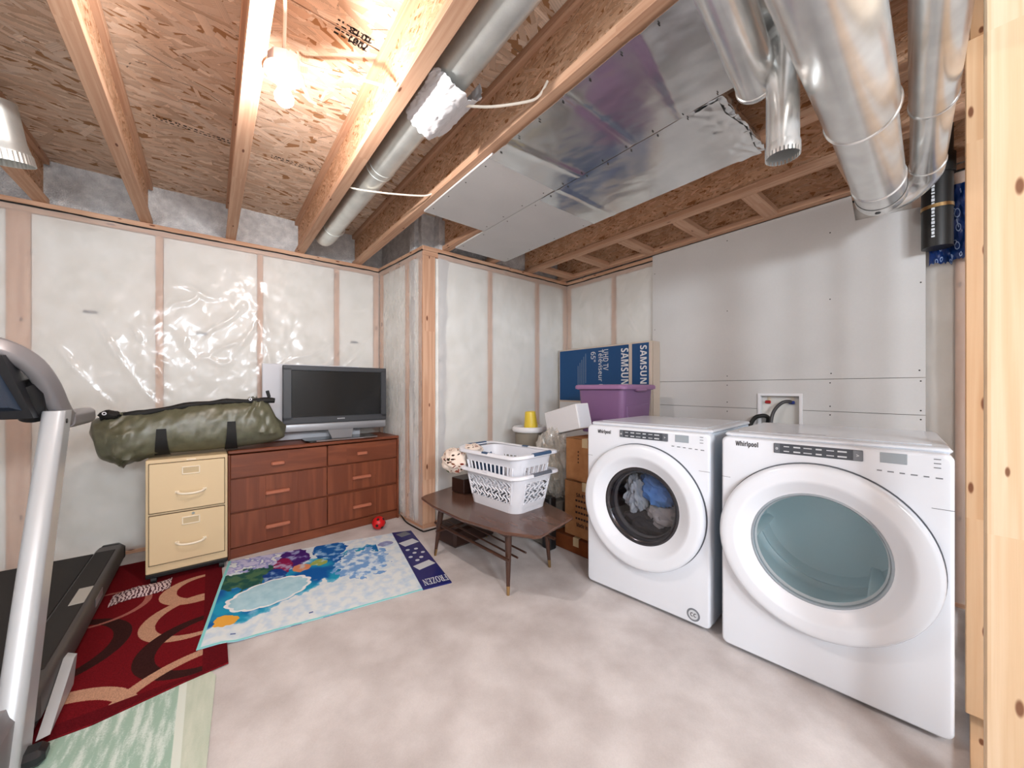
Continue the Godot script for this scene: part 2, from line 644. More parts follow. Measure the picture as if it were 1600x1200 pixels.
	mat("red_ball", Color(0.78, 0.05, 0.07), 0.4)
	mat("brass", Color(0.72, 0.60, 0.42), 0.3, 1.0)
	var cb := tex(noise_image(256, 61, 6.0, Color(0.60, 0.42, 0.28), Color(0.68, 0.49, 0.33), 3, 0.04))
	tri_tex(mat("cardboard", Color(1, 1, 1), 0.85, 0, 0.2), cb, 0.6)
	tri_tex(mat("cardboard_red", Color(0.72, 0.58, 0.52), 0.85, 0, 0.2), cb, 0.6)
	mat("ink_brown", Color(0.16, 0.08, 0.05), 0.8)
	mat("ink_dark", Color(0.10, 0.07, 0.05), 0.8)
	mat("carton_blue", Color(0.0, 0.26, 0.46), 0.5)
	mat("carton_cream", Color(0.80, 0.74, 0.68), 0.75)
	mat("carton_white", Color(0.86, 0.86, 0.86), 0.6)
	mat("purple", Color(0.50, 0.37, 0.53), 0.38)
	mat("purple_lid", Color(0.60, 0.44, 0.60), 0.38)
	mat("yellow", Color(0.88, 0.77, 0.25), 0.4)
	mat("white_card", Color(0.88, 0.88, 0.89), 0.6)
	pane("clear_bag", Color(0.80, 0.78, 0.74, 0.30), 0.1)
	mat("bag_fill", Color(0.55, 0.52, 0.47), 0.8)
	mat("grey_box", Color(0.42, 0.40, 0.37), 0.7)
	mat("dark_wood", Color(0.20, 0.105, 0.07), 0.5)
	mat("valve_red", Color(0.6, 0.06, 0.08), 0.4)
	mat("valve_blue", Color(0.1, 0.2, 0.5), 0.4)
	mat("hose_grey", Color(0.22, 0.22, 0.23), 0.4)
	var bl := tex(blue_print())
	uv_tex(mat("blue_film", Color(1, 1, 1), 0.3), bl)
	uv_tex(mat("rug_red", Color(1, 1, 1), 0.95, 0, 0.1), tex(rug_image()))
	uv_tex(mat("rug_mint", Color(1, 1, 1), 0.95, 0, 0.1), tex(mint_image()))
	uv_tex(mat("mat_print", Color(1, 1, 1), 0.7, 0, 0.3), tex(mat_image()))
	mat("mat_card", Color(0.06, 0.10, 0.40), 0.4)
	uv_tex(mat("floral", Color(1, 1, 1), 0.9, 0, 0.1), tex(floral_image()), 1.0, 1.0)
	uv_tex(mat("stripe_cloth", Color(1, 1, 1), 0.9, 0, 0.1), tex(stripe_image()))
	M.erase("n_fine")

func blue_print() -> Image:
	var im := Image.create(256, 256, false, Image.FORMAT_RGB8)
	im.fill(Color(0.03, 0.20, 0.46))
	var r := RandomNumberGenerator.new()
	r.seed = 3
	for k in 26:
		var c := Vector2(r.randf() * 256, r.randf() * 256)
		var rad := r.randf_range(8, 17)
		var ringy := r.randf() < 0.5
		for j in range(-18, 19):
			for i in range(-18, 19):
				var d := Vector2(i, j).length()
				if (ringy and d < rad and d > rad - 4.0) or (not ringy and absf(i - j * 0.4) < 4.0 and d < rad):
					im.set_pixel(posmod(int(c.x) + i, 256), posmod(int(c.y) + j, 256), Color(0.62, 0.72, 0.88))
	return im

func rug_image() -> Image:
	# the rug spans X -1.25..0.057 and D 1.93..3.5; v runs from the far edge to the near one
	var W := 640
	var Hh := 640
	var x0 := -1.25; var x1 := 0.057; var d0 := 1.93; var d1 := 3.5
	var red := Color(0.43, 0.095, 0.12)
	var tan := Color(0.74, 0.57, 0.47)
	var rose := Color(0.64, 0.40, 0.36)
	var dark := Color(0.22, 0.125, 0.12)
	# x, d, radius, width at one side, side angle, colour
	var rings := [[-0.577, 2.522, 0.283, 0.062, 0.0, dark], [-0.05, 2.517, 0.222, 0.06, PI, tan], [-0.045, 2.833, 0.18, 0.075, PI + 0.3, tan], [-0.02, 2.237, 0.24, 0.07, PI - 0.1, dark], [-0.494, 1.888, 0.30, 0.07, PI / 2, tan], [0.0, 1.82, 0.345, 0.05, 2.3, tan], [-0.441, 2.879, 0.186, 0.03, 0.0, rose], [-0.86, 2.25, 0.24, 0.06, 1.0, tan], [-0.9, 2.8, 0.22, 0.06, 2.0, dark], [-1.1, 2.5, 0.2, 0.05, 0.5, rose]]
	var r := RandomNumberGenerator.new()
	r.seed = 8
	var b := PackedByteArray()
	b.resize(W * Hh * 3)
	for j in Hh:
		var D := lerpf(d1, d0, (j + 0.5) / Hh)
		for i in W:
			var X := lerpf(x0, x1, (i + 0.5) / W)
			var c := red
			if X < x1 - 0.085 and D > d0 + 0.07 and X > x0 + 0.085:
				for q in rings:
					var dx: float = X - q[0]
					var dy: float = D - q[1]
					var rr := sqrt(dx * dx + dy * dy)
					var w: float = q[3] * (0.28 + 0.72 * pow(0.5 + 0.5 * cos(atan2(dy, dx) - q[4]), 1.3))
					if rr < q[2] and rr > q[2] - w: c = q[5]
			else:
				c = Color(0.365, 0.085, 0.11)
			var s := r.randf_range(0.86, 1.12)
			var ix := (j * W + i) * 3
			b[ix] = clampi(int(c.r * s * 255), 0, 255); b[ix + 1] = clampi(int(c.g * s * 255), 0, 255); b[ix + 2] = clampi(int(c.b * s * 255), 0, 255)
	return Image.create_from_data(W, Hh, false, Image.FORMAT_RGB8, b)

func mint_image() -> Image:
	var f := FastNoiseLite.new()
	f.seed = 6; f.frequency = 1.0
	var im := Image.create(384, 256, false, Image.FORMAT_RGB8)
	for j in 256:
		for i in 384:
			var x := i / 384.0
			var k := f.get_noise_2d(x * 26.0 + j * 0.004, j * 0.012) * 0.5 + 0.5 + 0.25 * f.get_noise_2d(i * 1.3, j * 1.3)
			var c := Color(0.62, 0.73, 0.67).lerp(Color(0.83, 0.88, 0.85), smoothstep(0.35, 0.75, k))
			if x > 0.86 and x < 0.89: c = Color(0.85, 0.88, 0.84)
			elif x >= 0.89: c = Color(0.72, 0.77, 0.70).lerp(Color(0.82, 0.84, 0.78), k)
			im.set_pixel(i, j, c)
	return im

func mat_image() -> Image:
	# a plain winter scene in blues: snow hills, a lake, a cloud panel, tulip shapes
	var W := 640
	var Hh := 512
	var f := FastNoiseLite.new()
	f.seed = 44; f.frequency = 1.0; f.fractal_octaves = 3
	var b := PackedByteArray()
	b.resize(W * Hh * 3)
	for j in Hh:
		var v := j / float(Hh)      # 0 far edge, 1 near edge
		for i in W:
			var u := i / float(W)   # 0 left, 1 right
			var n0 := f.get_noise_2d(u * 5.0, v * 4.0)
			var n1 := f.get_noise_2d(u * 14.0 + 9.0, v * 11.0)
			var c := Color(0.90, 0.93, 0.94).lerp(Color(0.76, 0.85, 0.93), clampf(n1 * 0.9 + 0.25, 0, 1))
			# lake band from the left towards the top right
			var mid := 0.64 - 0.42 * u + 0.04 * n1
			var half := 0.25 - 0.13 * u + 0.07 * n0
			var q := absf(v - mid) / maxf(half, 0.02)
			if q < 1.0 and u < 0.86:
				c = Color(0.05, 0.36, 0.66).lerp(Color(0.12, 0.60, 0.76), clampf(0.5 + n0 * 1.6, 0, 1))
				c = c.lerp(Color(0.62, 0.82, 0.92), smoothstep(0.80, 1.0, q) * 0.8)
			# dark green bank
			var g := Vector2((u - 0.13) / 0.15, (v - 0.33 + 0.2 * (u - 0.13)) / 0.13).length() + n1 * 0.5
			if g < 1.0: c = Color(0.13, 0.33, 0.31).lerp(Color(0.30, 0.45, 0.33), clampf(0.5 + n1 * 2.0, 0, 1))
			# lilac peaks at the top left
			if v < 0.20 + 0.08 * absf(fposmod(u * 9.0, 1.0) - 0.5) and u < 0.36 and n1 > -0.25: c = Color(0.52, 0.55, 0.80).lerp(Color(0.80, 0.80, 0.92), clampf(0.5 + n1 * 2.0, 0, 1))
			# ice fans on the right
			var ic := Vector2((u - 0.74) / 0.16, (v - 0.42) / 0.23).length() + n1 * 0.45
			if ic < 1.0: c = Color(0.47, 0.65, 0.86).lerp(Color(0.86, 0.92, 0.97), clampf(0.55 + n1 * 2.2, 0, 1))
			# bell shapes
			for e in [[0.36, 0.16, 0.085, 0.17, Color(0.26, 0.12, 0.45)], [0.30, 0.24, 0.05, 0.12, Color(0.55, 0.10, 0.30)], [0.26, 0.38, 0.06, 0.10, Color(0.08, 0.25, 0.55)], [0.57, 0.10, 0.10, 0.16, Color(0.07, 0.36, 0.66)], [0.40, 0.33, 0.05, 0.06, Color(0.85, 0.55, 0.40)], [0.50, 0.30, 0.05, 0.05, Color(0.62, 0.68, 0.35)], [0.92, 0.20, 0.05, 0.05, Color(0.55, 0.58, 0.75)]]:
				var du: float = (u - e[0]) / e[2]
				var dv: float = (v - e[1]) / e[3]
				if du * du + dv * dv + n1 * 0.6 < 1.0: c = (e[4] as Color).lerp(Color(0.75, 0.85, 0.95), clampf(n1 * 1.6, 0, 0.7))
			# pale cloud panel
			var cl := Vector2((u - 0.25) / 0.19, (v - 0.58 + 0.22 * (u - 0.25)) / 0.15)
			var sc := cl.length() - 0.07 * absf(sin(atan2(cl.y, cl.x) * 7.0))
			if sc < 1.0: c = Color(0.95, 0.96, 0.97)
			if sc < 0.9: c = Color(0.66, 0.83, 0.89).lerp(Color(0.74, 0.88, 0.93), clampf(0.5 + n1, 0, 1))
			# orange sun patch at the near left
			var o := Vector2((u - 0.075) / 0.05, (v - 0.80) / 0.055).length() + n1 * 0.3
			if o < 1.0: c = Color(0.93, 0.68, 0.28)
			for s in [[0.44, 0.92], [0.12, 0.93], [0.47, 0.55]]:
				if absf(u - s[0]) < 0.010 and absf(v - s[1]) < 0.006: c = Color(0.35, 0.45, 0.65)
			if u < 0.012 or v > 0.985: c = Color(0.55, 0.85, 0.85)
			var ix := (j * W + i) * 3
			b[ix] = clampi(int(c.r * 255), 0, 255); b[ix + 1] = clampi(int(c.g * 255), 0, 255); b[ix + 2] = clampi(int(c.b * 255), 0, 255)
	return Image.create_from_data(W, Hh, false, Image.FORMAT_RGB8, b)

func floral_image() -> Image:
	var im := Image.create(256, 256, false, Image.FORMAT_RGB8)
	im.fill(Color(0.90, 0.84, 0.79))
	var r := RandomNumberGenerator.new()
	r.seed = 19
	var cols := [Color(0.42, 0.12, 0.10), Color(0.22, 0.16, 0.14), Color(0.50, 0.30, 0.22), Color(0.30, 0.33, 0.24), Color(0.62, 0.28, 0.24)]
	for k in 120:
		var c: Color = cols[r.randi() % 5]
		var o := Vector2(r.randf() * 256, r.randf() * 256)
		var a := r.randf() * PI
		var la := r.randf_range(4, 13)
		var lb := r.randf_range(2, 5)
		for j in range(-13, 14):
			for i in range(-13, 14):
				var p := Vector2(i, j).rotated(a)
				if (p.x / la) ** 2 + (p.y / lb) ** 2 < 1.0: im.set_pixel(posmod(int(o.x) + i, 256), posmod(int(o.y) + j, 256), c)
	return im

func stripe_image() -> Image:
	var im := Image.create(256, 128, false, Image.FORMAT_RGB8)
	for j in 128:
		for i in 256:
			var k := sin(i * 0.36 + 3.0 * sin(j * 0.05) + nz.get_noise_2d(i * 0.03, j * 0.05) * 4.0)
			im.set_pixel(i, j, Color(0.80, 0.72, 0.72).lerp(Color(0.27, 0.15, 0.18), smoothstep(0.2, 0.5, k)))
	return im

# ---------------------------------------------------------------- lamps
func lampholder(at: Vector3, label: String, energy: float) -> void:
	var o := thing("ceiling_lamp", label, "lamp", T(at), "bare bulb lampholders")
	obj("junction_box", S.new().lathe([[0.0, 0.05], [0.052, 0.05], [0.054, 0.046], [0.054, 0.0], [0.0, 0.0]], 8), M.white_plastic, o, 30)
	obj("lampholder", S.new().lathe([[0.0, 0.0], [0.062, 0.0], [0.066, -0.004], [0.066, -0.012], [0.060, -0.019], [0.036, -0.024], [0.030, -0.030], [0.029, -0.048], [0.026, -0.050], [0.0, -0.050]], 40), M.porcelain, o)
	for k in [-1, 1]:
		obj("screw", S.new().lathe([[0.0, -0.022], [0.005, -0.022], [0.005, -0.017], [0.0, -0.017]], 8).at(T(Vector3(0.047 * k, 0, 0))), M.metal_dark, o)
	var b := obj("bulb", S.new().lathe([[0.0, -0.050], [0.014, -0.050], [0.015, -0.058], [0.024, -0.075], [0.033, -0.095], [0.031, -0.112], [0.020, -0.125], [0.009, -0.1305], [0.0, -0.131]], 28), M.bulb_glow, o)
	b.cast_shadow = GeometryInstance3D.SHADOW_CASTING_SETTING_ON
	var l := OmniLight3D.new()
	l.name = "bulb_light"
	l.position = Vector3(0, -0.095, 0)
	l.light_color = WARM
	l.light_energy = energy
	l.light_size = 0.026
	l.omni_range = 14.0
	l.omni_attenuation = 2.0
	l.shadow_enabled = true
	o.add_child(l)

func unseen_lamp(at: Vector3, label: String, energy: float) -> void:  # lamp out of view behind the camera, placed to light post, appliances and walls
	var o := thing("unseen_lamp", label, "lamp", T(at), "unseen lamps behind the camera")
	obj("ceiling_plate", S.new().lathe([[0.0, 0.33], [0.06, 0.33], [0.06, 0.31], [0.012, 0.305], [0.012, 0.24], [0.05, 0.235], [0.05, 0.225], [0.0, 0.225]], 32), M.porcelain, o)
	obj("globe", S.new().blob(Vector3.ZERO, Vector3(0.235, 0.23, 0.235), 0.0, 1, 1.0, 24), M.unseen_lamp_glow, o, 70)
	var l := OmniLight3D.new()
	l.name = "unseen_lamp_light"
	l.light_color = COOL
	l.light_energy = energy
	l.light_size = 0.21
	l.omni_range = 14.0
	l.omni_attenuation = 2.0
	l.shadow_enabled = true
	o.add_child(l)

func lamp_fixtures() -> void:
	glow("bulb_glow", Color(1.0, 0.97, 0.94), 8.0)
	glow("unseen_lamp_glow", COOL, 1.2)
	lampholder(V(0.215, 2.375, 1.635), "white porcelain lampholder with a lit bare bulb beside the second joist", BULB)
	unseen_lamp(V(-0.8, 2.03, -2.0), "unseen globe lamp out of view behind the camera, lighting the room from the left rear", FILL)
	unseen_lamp(V(0.35, 2.03, -1.9), "unseen globe lamp out of view behind the camera, lighting the pine post and appliance fronts", FILL)

const BULB := 1.15
const FILL := 4.25

# ---------------------------------------------------------------- walls and floor
func framed_wall(called: String, label: String, p0: Vector2, p1: Vector2, studs: Array, wrinkle: Callable, sheet0 := 0.0, sheet1 := -1.0, top_y := 2.372) -> Node3D:
	# studs: [from, to] along the wall; batts fill the bays; a poly sheet covers it up to the sealant bead
	var L := p0.distance_to(p1)
	var w := struct(called, label, wall_frame(p0, p1))
	if sheet1 < 0.0: sheet1 = L
	obj("foundation", S.new().box(Vector3(L / 2, 1.35, -0.20), Vector3(L + 0.02, 2.7, 0.10)), M.foam, w)
	obj("bottom_plate", S.new().box(Vector3(L / 2, 0.019, -0.046), Vector3(L - 0.004, 0.038, 0.089), 0.002), M.stud_wood, w)
	obj("top_plate", S.new().box(Vector3(L / 2, 2.316, -0.046), Vector3(L - 0.004, 0.038, 0.089), 0.002, Basis.IDENTITY, Vector2(0.3, 0.1)), M.stud_wood, w)
	obj("top_plate", S.new().box(Vector3(L / 2, 2.3545, -0.044), Vector3(L - 0.004, 0.037, 0.093), 0.002, Basis.IDENTITY, Vector2(0.1, 0.7)), M.stud_wood, w)
	for s in studs:
		obj("stud", S.new().box(Vector3((s[0] + s[1]) / 2, 1.1675, -0.0455), Vector3(s[1] - s[0], 2.257, 0.089), 0.002, Basis.IDENTITY, Vector2(rng.randf(), rng.randf())), M.stud_wood, w)
	var edges := [0.0]
	for s in studs: edges.append(s[0]); edges.append(s[1])
	edges.append(L)
	for k in range(0, edges.size(), 2):
		var a: float = edges[k]
		var b: float = edges[k + 1]
		if b - a < 0.05: continue
		var sd := rng.randf() * 50.0
		var f := func(u: float, vv: float):
			var pu: float = pow(sin(PI * clampf(u, 0.0, 1.0)), 0.35)
			var pv: float = pow(sin(PI * vv), 0.25)
			return Vector3(lerpf(a + 0.002, b - 0.002, u), lerpf(0.04, 2.295, vv), -0.022 + 0.014 * pu * pv + 0.006 * nz.get_noise_2d(u * 2.0 + sd, vv * 7.0))
		obj("insulation_batt", S.new().sheet(26, 28, f, 0.10, Vector3(0, 0, 1)), M.batt, w, 60)
	var fs := func(u: float, vv: float):
		var x := lerpf(sheet0, sheet1, u)
		var y := lerpf(0.03, 2.332, vv)
		return Vector3(x, y, 0.006 + wrinkle.call(x, y) * smoothstep(0.0, 0.05, 2.332 - y))
	obj("vapour_barrier", S.new().sheet(int((sheet1 - sheet0) / 0.012), 150, fs), M.poly, w, 80)
	var path := []
	var n := int((sheet1 - sheet0) / 0.05)
	for k in n + 1: path.append(Vector3(lerpf(sheet0, sheet1, k / float(n)), 2.333 + 0.005 * nz.get_noise_2d(k * 0.35, 3.0 + L), 0.008))
	var rr := []
	for k in n + 1: rr.append(0.0055 + 0.003 * nz.get_noise_2d(k * 0.9, 9.0 + L))
	obj("sealant_bead", S.new().tube(path, rr, 6), M.sealant, w)
	return w

func fold(x: float, y: float, a: Vector2, b: Vector2, w: float, h: float) -> float:
	var p := Vector2(x, y)
	var d := b - a
	var t := clampf((p - a).dot(d) / d.length_squared(), 0.0, 1.0)
	var q := p.distance_to(a + d * t + Vector2(0, 0.02 * sin(t * 7.0)))
	return h * exp(-(q / w) ** 2) * sin(PI * clampf(t, 0.04, 0.96))

func room_shell() -> void:
	var fl := struct("floor", "pale trowelled concrete basement floor")
	obj("slab", S.new().box(Vector3(0.4, -0.06, -0.6), Vector3(6.4, 0.12, 7.2)), M.concrete, fl)
	# back wall
	var fa := func(x: float, y: float):
		var h := 0.0
		for q in [[0.10, 1.62, 0.52, 1.00, 0.014, 0.016], [0.24, 1.90, 0.74, 0.98, 0.013, 0.018], [0.44, 1.75, 0.78, 1.32, 0.010, 0.016], [0.05, 1.35, 0.40, 0.9, 0.015, 0.013], [0.62, 1.42, 0.80, 1.12, 0.012, 0.012],
				[0.76, 1.75, 0.95, 1.92, 0.018, 0.012], [0.80, 1.95, 1.10, 1.88, 0.016, 0.012], [0.95, 1.55, 1.22, 1.85, 0.018, 0.014], [1.0, 1.42, 1.28, 1.65, 0.014, 0.014], [0.80, 1.62, 0.92, 1.40, 0.02, 0.012], [0.92, 1.40, 1.15, 1.38, 0.016, 0.012], [1.12, 1.38, 1.30, 1.72, 0.018, 0.014],
				[1.32, 1.9, 1.42, 1.6, 0.03, 0.016], [1.36, 1.55, 1.44, 1.2, 0.02, 0.014], [1.45, 1.35, 1.9, 1.6, 0.02, 0.012], [1.75, 1.30, 1.92, 1.5, 0.012, 0.010], [1.95, 1.3, 2.2, 1.65, 0.018, 0.012], [2.0, 1.85, 2.22, 1.95, 0.02, 0.01]]:
			h += fold(x, y, Vector2(q[0], q[1]), Vector2(q[2], q[3]), q[4], q[5])
		return h + 0.006 * nz.get_noise_2d(x * 2.2, y * 1.6) + 0.0025 * nz.get_noise_2d(x * 9.0 + 4.0, y * 8.0)
	var wb := framed_wall("wall_back", "insulated stud wall under clear poly behind the dresser", Vector2(-2.4, 3.804), Vector2(1.298, 3.698), [[0.05, 0.09], [0.62, 0.66], [1.41, 1.505], [2.085, 2.125], [2.70, 2.738], [3.292, 3.332], [3.652, 3.698]], func(x: float, y: float): return fa.call(x - 1.39, y))
	for q in [[0.372, 1.695], [0.955, 1.60], [2.075, 1.62]]:
		obj("stamp_mark", S.new().box(Vector3(q[0] + 1.39, q[1], -0.0035), Vector3(0.065, 0.018, 0.001)), M.print_grey, wb)
	# short return wall
	var fr := func(x: float, y: float): return 0.009 * nz.get_noise_2d(x * 3.5, y * 0.9) + 0.003 * nz.get_noise_2d(x * 8.0 + 3.0, y * 2.3) + fold(x, y, Vector2(0.62, 0.3), Vector2(0.66, 1.6), 0.03, 0.014) + fold(x, y, Vector2(0.70, 0.1), Vector2(0.60, 1.3), 0.02, 0.012)
	framed_wall("wall_return", "short insulated return wall under wrinkled poly beside the dresser", Vector2(1.298, 3.698), Vector2(1.372, 2.865), [[0.01, 0.05], [0.53, 0.568], [0.795, 0.833]], fr)
	# alcove wall
	var fc := func(x: float, y: float): return 0.006 * nz.get_noise_2d(x * 2.0 + 7.0, y * 1.4) + 0.002 * nz.get_noise_2d(x * 8.0, y * 6.0) + fold(x, y, Vector2(0.75, 0.5), Vector2(1.1, 1.5), 0.03, 0.008)
	framed_wall("wall_alcove", "insulated stud wall under poly behind the coffee table", Vector2(1.372, 2.865), Vector2(3.121, 2.852), [[0.0, 0.114], [0.675, 0.715], [1.285, 1.325], [1.71, 1.748]], fc, 0.135)
	# right wall
	var fb := func(x: float, y: float): return 0.008 * nz.get_noise_2d(x * 3.0 + 1.0, y * 2.0) + 0.004 * nz.get_noise_2d(x * 9.0, y * 7.0) + fold(x, y, Vector2(0.15, 1.9), Vector2(0.55, 1.5), 0.025, 0.012) + fold(x, y, Vector2(0.7, 2.0), Vector2(1.0, 1.6), 0.02, 0.012)
	var wr := framed_wall("wall_right", "stud wall with white drywall sheets behind the washer and dryer", Vector2(3.121, 2.852), Vector2(3.10, 0.0), [[0.0, 0.04], [0.60, 0.64], [1.07, 1.11], [1.67, 1.71], [2.28, 2.32], [2.655, 2.695], [2.812, 2.85]], fb)
	var d0 := 1.068
	var d1 := 2.708
	var up := PackedVector2Array([Vector2(d0, 1.236), Vector2(d1, 1.236), Vector2(d1, 2.185), Vector2(2.42, 2.205), Vector2(2.40, 2.365), Vector2(d0, 2.365)])
	var bx0 := 1.905
	var bx1 := 2.150
	var midp := PackedVector2Array([Vector2(d0, 1.034), Vector2(bx0, 1.030), Vector2(bx0, 1.136), Vector2(bx1, 1.136), Vector2(bx1, 1.030), Vector2(d1, 1.026), Vector2(d1, 1.233), Vector2(d0, 1.233)])
	var low := PackedVector2Array([Vector2(d0, 0.02), Vector2(d1, 0.02), Vector2(d1, 1.023), Vector2(bx1, 1.027), Vector2(bx1, 0.87), Vector2(bx0, 0.87), Vector2(bx0, 1.027), Vector2(d0, 1.031)])
	var screws := [[[1.09, 2.2], [1.09, 1.7], [1.69, 2.31], [1.69, 1.77], [1.69, 1.27], [2.30, 1.745], [2.305, 1.27], [2.69, 1.765], [2.685, 1.275], [2.695, 2.14], [2.30, 2.17]], [[1.69, 1.2], [2.30, 1.21], [2.69, 1.215], [2.69, 1.05], [2.30, 1.06], [1.69, 1.07]], [[1.69, 1.0], [2.30, 1.005], [2.69, 1.0]]]
	var k := 0
	for p in [up, midp, low]:
		var pn := obj("drywall_panel", S.new().prism(p, 0.020, 0.033), M.drywall, wr)
		for s in screws[k]: obj("screw", S.new().at(T(Vector3(s[0], s[1], 0.033), Basis(Vector3.RIGHT, PI / 2))).lathe([[0.0, 0.0012], [0.003, 0.0012], [0.004, 0.0], [0.004, -0.004], [0.0, -0.004]], 8), M.screw, pn)
		k += 1
	# grey stamps printed on the insulation bags are left as marks on the batts
	# room beyond the picture
	var wl := struct("wall_left", "plain painted wall closing the basement on the left")
	obj("wall_panel", S.new().box(V(-2.47, 1.34, 0.6), Vector3(0.12, 2.7, 7.0)), M.far_wall, wl)
	var wf := struct("wall_front", "plain painted wall behind the camera")
	obj("wall_panel", S.new().box(V(0.4, 1.34, -2.75), Vector3(6.2, 2.7, 0.12)), M.far_wall, wf)
	var we := struct("wall_side", "plain painted wall beyond the pine partition")
	obj("wall_panel", S.new().box(V(3.3, 1.34, -1.35), Vector3(0.14, 2.7, 2.75)), M.far_wall, we)
	# rim boards sprayed with grey foam between the joist ends
	var rim := struct("trim_1", "grey spray foam on the rim above the stud walls")
	for q in [[Vector2(-2.4, 3.86), Vector2(1.40, 3.80)], [Vector2(1.36, 3.86), Vector2(1.46, 2.95)], [Vector2(1.40, 2.955), Vector2(3.22, 2.94)], [Vector2(3.215, 2.98), Vector2(3.20, -0.05)]]:
		var L: float = q[0].distance_to(q[1])
		var fr_ := wall_frame(q[0], q[1])
		var f := func(u: float, vv: float):
			var e := 0.010 * nz.get_noise_2d(u * L * 4.0, vv * 3.0 + L) + 0.004 * nz.get_noise_2d(u * L * 16.0, vv * 9.0)
			return fr_ * Vector3(u * L, lerpf(2.30, 2.69, vv), 0.02 * pow(vv, 6.0) + 0.03 * pow(1.0 - vv, 3.0) + e)
		obj("foam_rim", S.new().sheet(int(L * 26), 12, f, 0.06, fr_.basis.z), M.foam, rim, 60)

func ceiling_structure() -> void:
	var ce := struct("ceiling", "open joist ceiling of OSB sheets on wooden I-joists")
	# OSB sheets across the joists
	var y := 2.674
	var ds := [-2.70, -0.79, 0.43, 1.65, 2.87, 3.90]
	for r in ds.size() - 1:
		var xs := [-2.45, 0.18, 2.62, 3.4] if r % 2 == 0 else [-2.45, -1.04, 1.40, 3.4]
		for c in xs.size() - 1:
			var a: float = xs[c]
			var b: float = xs[c + 1]
			obj("subfloor_panel", S.new().box(V((a + b) / 2, y + 0.009, (ds[r] + ds[r + 1]) / 2), Vector3(b - a - 0.004, 0.018, ds[r + 1] - ds[r] - 0.006), 0.002), M.osb, ce)
	obj("upper_floor", S.new().box(V(0.45, y + 0.05, 0.6), Vector3(6.2, 0.06, 7.2)), M.dark_wood, ce)
	for q in [["1018", 0.555, 1.625, 0.032], ["7021", 0.555, 1.675, 0.028], ["0", 0.545, 1.665, 0.03]]:
		text("stamp_lettering", q[0], q[3], M.ink_dark, ce, Transform3D(Basis(Vector3(-1, 0, 0), Vector3(0, 0, -1), Vector3(0, -1, 0)), V(q[1] - 0.06, y - 0.0004, q[2])), 0.0006)
	# rows of small illegible print along the sheet joint and in the stamp
	var ir := RandomNumberGenerator.new()
	ir.seed = 4
	for q in [[-0.25, 0.08, 2.842, 2], [0.30, 0.56, 2.842, 2], [0.40, 0.53, 1.68, 4]]:
		var ink := S.new()
		for row in int(q[3]):
			var px: float = q[0]
			while px < q[1]:
				var wd := ir.randf_range(0.006, 0.02)
				ink.box(V(px + wd / 2, y - 0.0003, q[2] - 0.022 * row), Vector3(wd, 0.0008, ir.randf_range(0.004, 0.011)))
				px += wd + ir.randf_range(0.004, 0.014)
		obj("stamp_print", ink, M.ink_dark, ce)
	# I-joists
	var xs := [-2.349, -1.861, -1.373, -0.885, -0.397, 0.091, 0.579, 1.067, 1.555, 2.043, 2.531, 3.02]
	for i in xs.size():
		var x: float = xs[i] + 0.032
		var far := 3.79 if x < 1.3 else 2.93
		var near := -2.66
		var c := (far + near) / 2
		var L := far - near
		var j := obj("joist", S.new().box(V(x, 2.522, c), Vector3(0.011, 0.236, L)), M.osb_web, ce)
		obj("bottom_flange", S.new().box(V(x, 2.392, c), Vector3(0.064, 0.038, L), 0.002, Basis.IDENTITY, Vector2(rng.randf(), rng.randf())), M.fir, j)
		obj("top_flange", S.new().box(V(x, 2.654, c), Vector3(0.064, 0.038, L), 0.002, Basis.IDENTITY, Vector2(rng.randf(), rng.randf())), M.fir, j)
	# flat blocking between the last two joists, like the rungs of a ladder
	for d in [2.72, 2.25, 1.78, 1.32, 0.86, 0.40, -0.06]:
		obj("blocking", S.new().box(V(2.81, 2.393, d), Vector3(0.424, 0.038, 0.089), 0.003, Basis.IDENTITY, Vector2(rng.randf(), rng.randf())), M.fir, ce)

